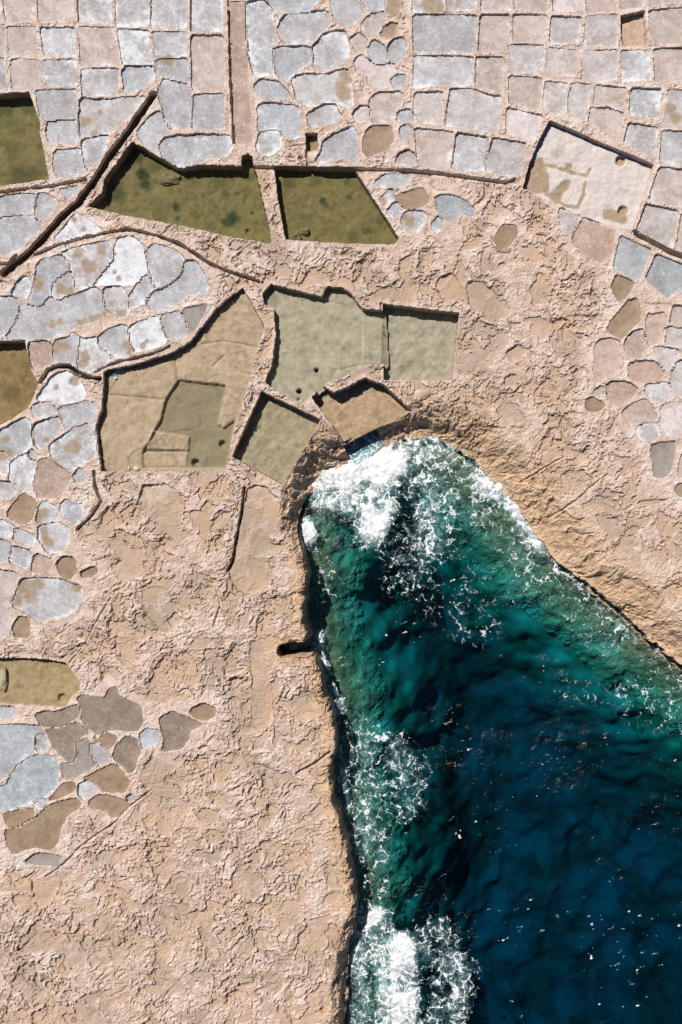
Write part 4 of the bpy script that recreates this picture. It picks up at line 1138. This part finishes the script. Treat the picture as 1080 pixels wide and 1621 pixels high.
def pool_floor(k, p):
    g = 0.05
    P = p['W']
    x0 = min(q[0] for q in P) - .3; x1 = max(q[0] for q in P) + .3; y0 = min(q[1] for q in P) - .3; y1 = max(q[1] for q in P) + .3
    A, B = np.meshgrid(np.arange(x0, x1, g).astype(F), np.arange(y0, y1, g).astype(F))
    sd = poly_sd(A, B, P)
    z = np.full(A.shape, -p['d'], F) + 0.085 * fbm(A, B, 1.2, 4, 401 + ord(k)) + 0.018 * fbm(A, B, 0.2, 3, 402)
    alg_shade = np.zeros(A.shape, F); pud = np.zeros(A.shape, F)
    wb = fbm(A, B, 0.35, 3, 409) * F(0.10)
    if k == 'E':
        dd = poly_sd(A, B, [W(*q) for q in E_DEEP]) + wb * 0.3
        z = z + 0.17 * sst(-0.05, 0.03, dd) + 0.035 * (fbm(A, B, 2.5, 2, 420) > 0)
        alg_shade = np.maximum(alg_shade, 0.75 * (1 - sst(-0.05, 0.04, dd)))  # deep step of the floor coloured darker than the ledges
        for q, h in E_STEPS:
            e = poly_sd(A, B, [W(*v) for v in q]) + wb * 0.25
            z = z + h * (1 - sst(-0.03, 0.03, e)); alg_shade = alg_shade * sst(-0.03, 0.03, e)
        for ln in E_LINES:
            e = np.full(A.shape, 9, F); Q = [W(*v) for v in ln]
            for a, b in zip(Q[:-1], Q[1:]): e = np.minimum(e, seg_dist(A, B, a, b))
            z = z - 0.06 * (1 - sst(0.02, 0.08, e + wb * 0.2))
    if k == 'F':
        e = poly_sd(A, B, [W(*v) for v in F_STEP]) + wb * 0.2
        z = z + 0.06 * (1 - sst(-0.03, 0.04, e))
        for s in ('573,500 573,575 530,585', '505,470 545,480 555,485'):
            e = np.full(A.shape, 9, F); Q = [W(*v) for v in pp(s)]
            for a, b in zip(Q[:-1], Q[1:]): e = np.minimum(e, seg_dist(A, B, a, b))
            z = z - 0.04 * (1 - sst(0.02, 0.07, e + wb * 0.3))
    if k == 'D':
        z = z + 0.03 * np.abs(fbm(A, B, 0.5, 4, 430))
        for q in PUDP:
            e = poly_sd(A, B, [W(830 + x / 4.32, 200 + y / 4.32) for x, y in pp(q)]) + wb * 0.9
            pud = np.maximum(pud, 1 - sst(-0.07, 0.06, e))
        for q in ('160,245 290,285 330,250', '290,285 440,325 465,275', '430,370 420,450 375,540', '165,450 300,530 360,545'):
            e = np.full(A.shape, 9, F); Q = [W(830 + x / 4.32, 200 + y / 4.32) for x, y in pp(q)]
            for a, b in zip(Q[:-1], Q[1:]): e = np.minimum(e, seg_dist(A, B, a, b))
            pud = np.maximum(pud, 1 - sst(0.05, 0.11, e + wb * 0.9))
        for q in ('185,150 290,110 300,160 240,205 190,200', '660,400 740,420 720,440 670,430', '560,520 620,530 590,550'):
            e = poly_sd(A, B, [W(830 + x / 4.32, 200 + y / 4.32) for x, y in pp(q)]) + wb * 1.2
            pud = np.maximum(pud, 0.5 * (1 - sst(-0.1, 0.06, e)))
        z = z - 0.03 * pud
    if k in 'GH':
        z = z + 0.05 * fbm((A + B) * F(.4), A - B, 0.8, 4, 440)
    for (x, y, r, s) in ALG_SHADE.get(k, ()):
        c = W(x, y); e = np.hypot(A - c[0], B - c[1]) / (r * S) + wb * 4
        alg_shade = np.maximum(alg_shade, s * (1 - sst(0.35, 1.15, e)))
    for (x, y, r, dep) in HOLES.get(k, ()):
        c = W(x, y); e = np.hypot(A - c[0], B - c[1]) / (r * S) + wb * 0.4
        z = z - dep * (1 - sst(0.75, 1.05, e))
        if k == 'D': pud = np.maximum(pud, 1 - sst(0.8, 1.05, e))
    return cut_grid('floor', A, B, z, cells(sd < 0.16), {'algae_shade': alg_shade, 'puddle': pud}, org=p['org'])


for k, p in POOLS.items():
    P = p['W']
    cxy = (sum(q[0] for q in P) / len(P), sum(q[1] for q in P) / len(P))
    p['org'] = (cxy[0], cxy[1], -p['d'])
    root = bpy.data.objects.new('rock_pool', None); root.empty_display_size = 0.3
    root.location = p['org']; COL.objects.link(root)
    tag(root, p['label'], 'rock pool', 'rock-cut pools and basins')
    link('floor', pool_floor(k, p), FM[p['m']], root)
    if p['w'] is not None and p['m'] in WM and (WM[p['m']] is not None or p['m'] == 'surf'):
        Q = offset_poly(P, 0.09 if p['m'] != 'surf' else -0.02)
        me = bpy.data.meshes.new('water')
        v = [(x - cxy[0], y - cxy[1], 0.0) for x, y in Q]
        n = len(v)
        ar = sum(v[i][0] * v[(i + 1) % n][1] - v[(i + 1) % n][0] * v[i][1] for i in range(n))
        if ar < 0: v = v[::-1]
        me.from_pydata(v, [], [tuple(range(n))])
        link('water', me, WM[p['m']] or M_surf, root, (0, 0, -p['w'] - p['org'][2]))

# ------------------------------------------------------------------ loose stones and litter
def stone_mesh(seed, r, sq=(1, 1, .6)):
    bm = bmesh.new()
    bmesh.ops.create_icosphere(bm, subdivisions=3, radius=1)
    rr = np.array([v.co[:] for v in bm.verts], F)
    nz = fbm(rr[:, 0] + seed * F(3.1) + rr[:, 2] * F(.7), rr[:, 1] + rr[:, 2] * F(1.3), 0.8, 4, seed)
    for v, n_ in zip(bm.verts, nz):
        v.co *= 1 + 0.45 * float(n_)
        v.co.x *= r * sq[0]; v.co.y *= r * sq[1]; v.co.z = v.co.z * r * sq[2] + r * sq[2] * .8
    me = bpy.data.meshes.new('stone'); bm.to_mesh(me); bm.free()
    return me


m = NT('stone')
nn = m.noise(9, 5, .65)
m.principled(m.mix(m.ramp(nn, .3, .7), (0.25, 0.20, 0.12), (0.42, 0.36, 0.26)), 0.85, m.bump(nn, .6, .04))
M_stone = m.m
m = NT('pale_stone')
nn = m.noise(12, 4, .65)
m.principled(m.mix(m.ramp(nn, .3, .7), (0.45, 0.42, 0.38), (0.62, 0.60, 0.57)), 0.8, m.bump(nn, .5, .03))
M_pale = m.m
for (x, y, z, r, sq, lab, mt) in [
        (266, 276, -0.70, .44, (1.2, .75, .42), 'rough brown boulder lying submerged in the long olive pool', M_stone),
        (483, 361, -0.57, .20, (1, .9, .6), 'largest round cobble submerged at the trapezoid pool\'s lower edge', M_stone),
        (470, 366, -0.57, .14, (1.1, .9, .6), 'small cobble left of the largest one in the trapezoid pool', M_stone),
        (473, 372, -0.57, .12, (1, .9, .6), 'smallest cobble touching the trapezoid pool\'s lower wall', M_stone),
        (201, 741, -0.48, .10, (.7, 1.5, .8), 'pale grey stone at the big stepped pool\'s lower wall, left of two', M_pale),
        (214, 741, -0.48, .12, (1.2, 1, .8), 'pale grey stone at the big stepped pool\'s lower wall, right of two', M_pale),
        (2, 1077, -0.34, .27, (.8, 2.2, .5), 'tan boulder in the shallow round-ended pool at the left edge', M_stone)]:
    o = link('stone', stone_mesh(int(x), r, sq), mt, None, (*W(x, y), z))
    tag(o, lab, 'stone', 'stones lying in the pools')

# dark water sheet added to blacken the shade in the diagonal channel
CH = [W(*q) for q in pp('243,150 205,205 175,245 150,285 125,318 95,345 70,375 40,405 5,432')]
root = bpy.data.objects.new('diagonal_channel', None); root.location = (*W(125, 318), -1.2); COL.objects.link(root)
tag(root, 'long straight dark channel cut diagonally between the upper left pans', 'channel')
L_, R_ = [], []
for i_, p_ in enumerate(CH):
    a_ = Vector(CH[max(i_ - 1, 0)]); b_ = Vector(CH[min(i_ + 1, len(CH) - 1)]); d_ = (b_ - a_).normalized()
    n_ = Vector((-d_.y, d_.x)) * 0.30
    L_.append((p_[0] + n_.x - root.location.x, p_[1] + n_.y - root.location.y, 0)); R_.append((p_[0] - n_.x - root.location.x, p_[1] - n_.y - root.location.y, 0))
me = bpy.data.meshes.new('water'); nn_ = len(L_)
me.from_pydata(L_ + R_, [], [(i_, nn_ + i_, nn_ + i_ + 1, i_ + 1) for i_ in range(nn_ - 1)])
link('water', me, water_mat('channel_shade_water', (0.42, 0.42, 0.34)), root, (0, 0, 0.92))

for (x, y, rot, lx, ly, colr, lab) in [
        (187, 584, .5, .34, .12, (0.05, 0.42, 0.45), 'scrap of turquoise plastic floating in the big stepped pool\'s shaded corner'),
        (181, 590, 1.2, .22, .09, (0.75, 0.80, 0.80), 'scrap of white plastic beside the turquoise one in the big stepped pool')]:
    m = NT('plastic'); m.principled(m.mix(m.ramp(m.noise(14), .4, .6), colr, tuple(v * .7 for v in colr)), .35)
    bm = bmesh.new(); bmesh.ops.create_grid(bm, x_segments=8, y_segments=4, size=1)
    for v in bm.verts:
        v.co.z = .05 * math.sin(4 * v.co.x + 2 * v.co.y) + .03 * math.sin(7 * v.co.y); v.co.x *= lx * (1 - .3 * v.co.y); v.co.y *= ly * (1 + .4 * math.sin(5 * v.co.x / lx))
    ex = bmesh.ops.solidify(bm, geom=bm.faces[:], thickness=.015)
    me = bpy.data.meshes.new('plastic_scrap'); bm.to_mesh(me); bm.free()
    o = link('plastic_scrap', me, m.m, None, (*W(x, y), -0.33)); o.rotation_euler.z = rot
    tag(o, lab, 'litter')
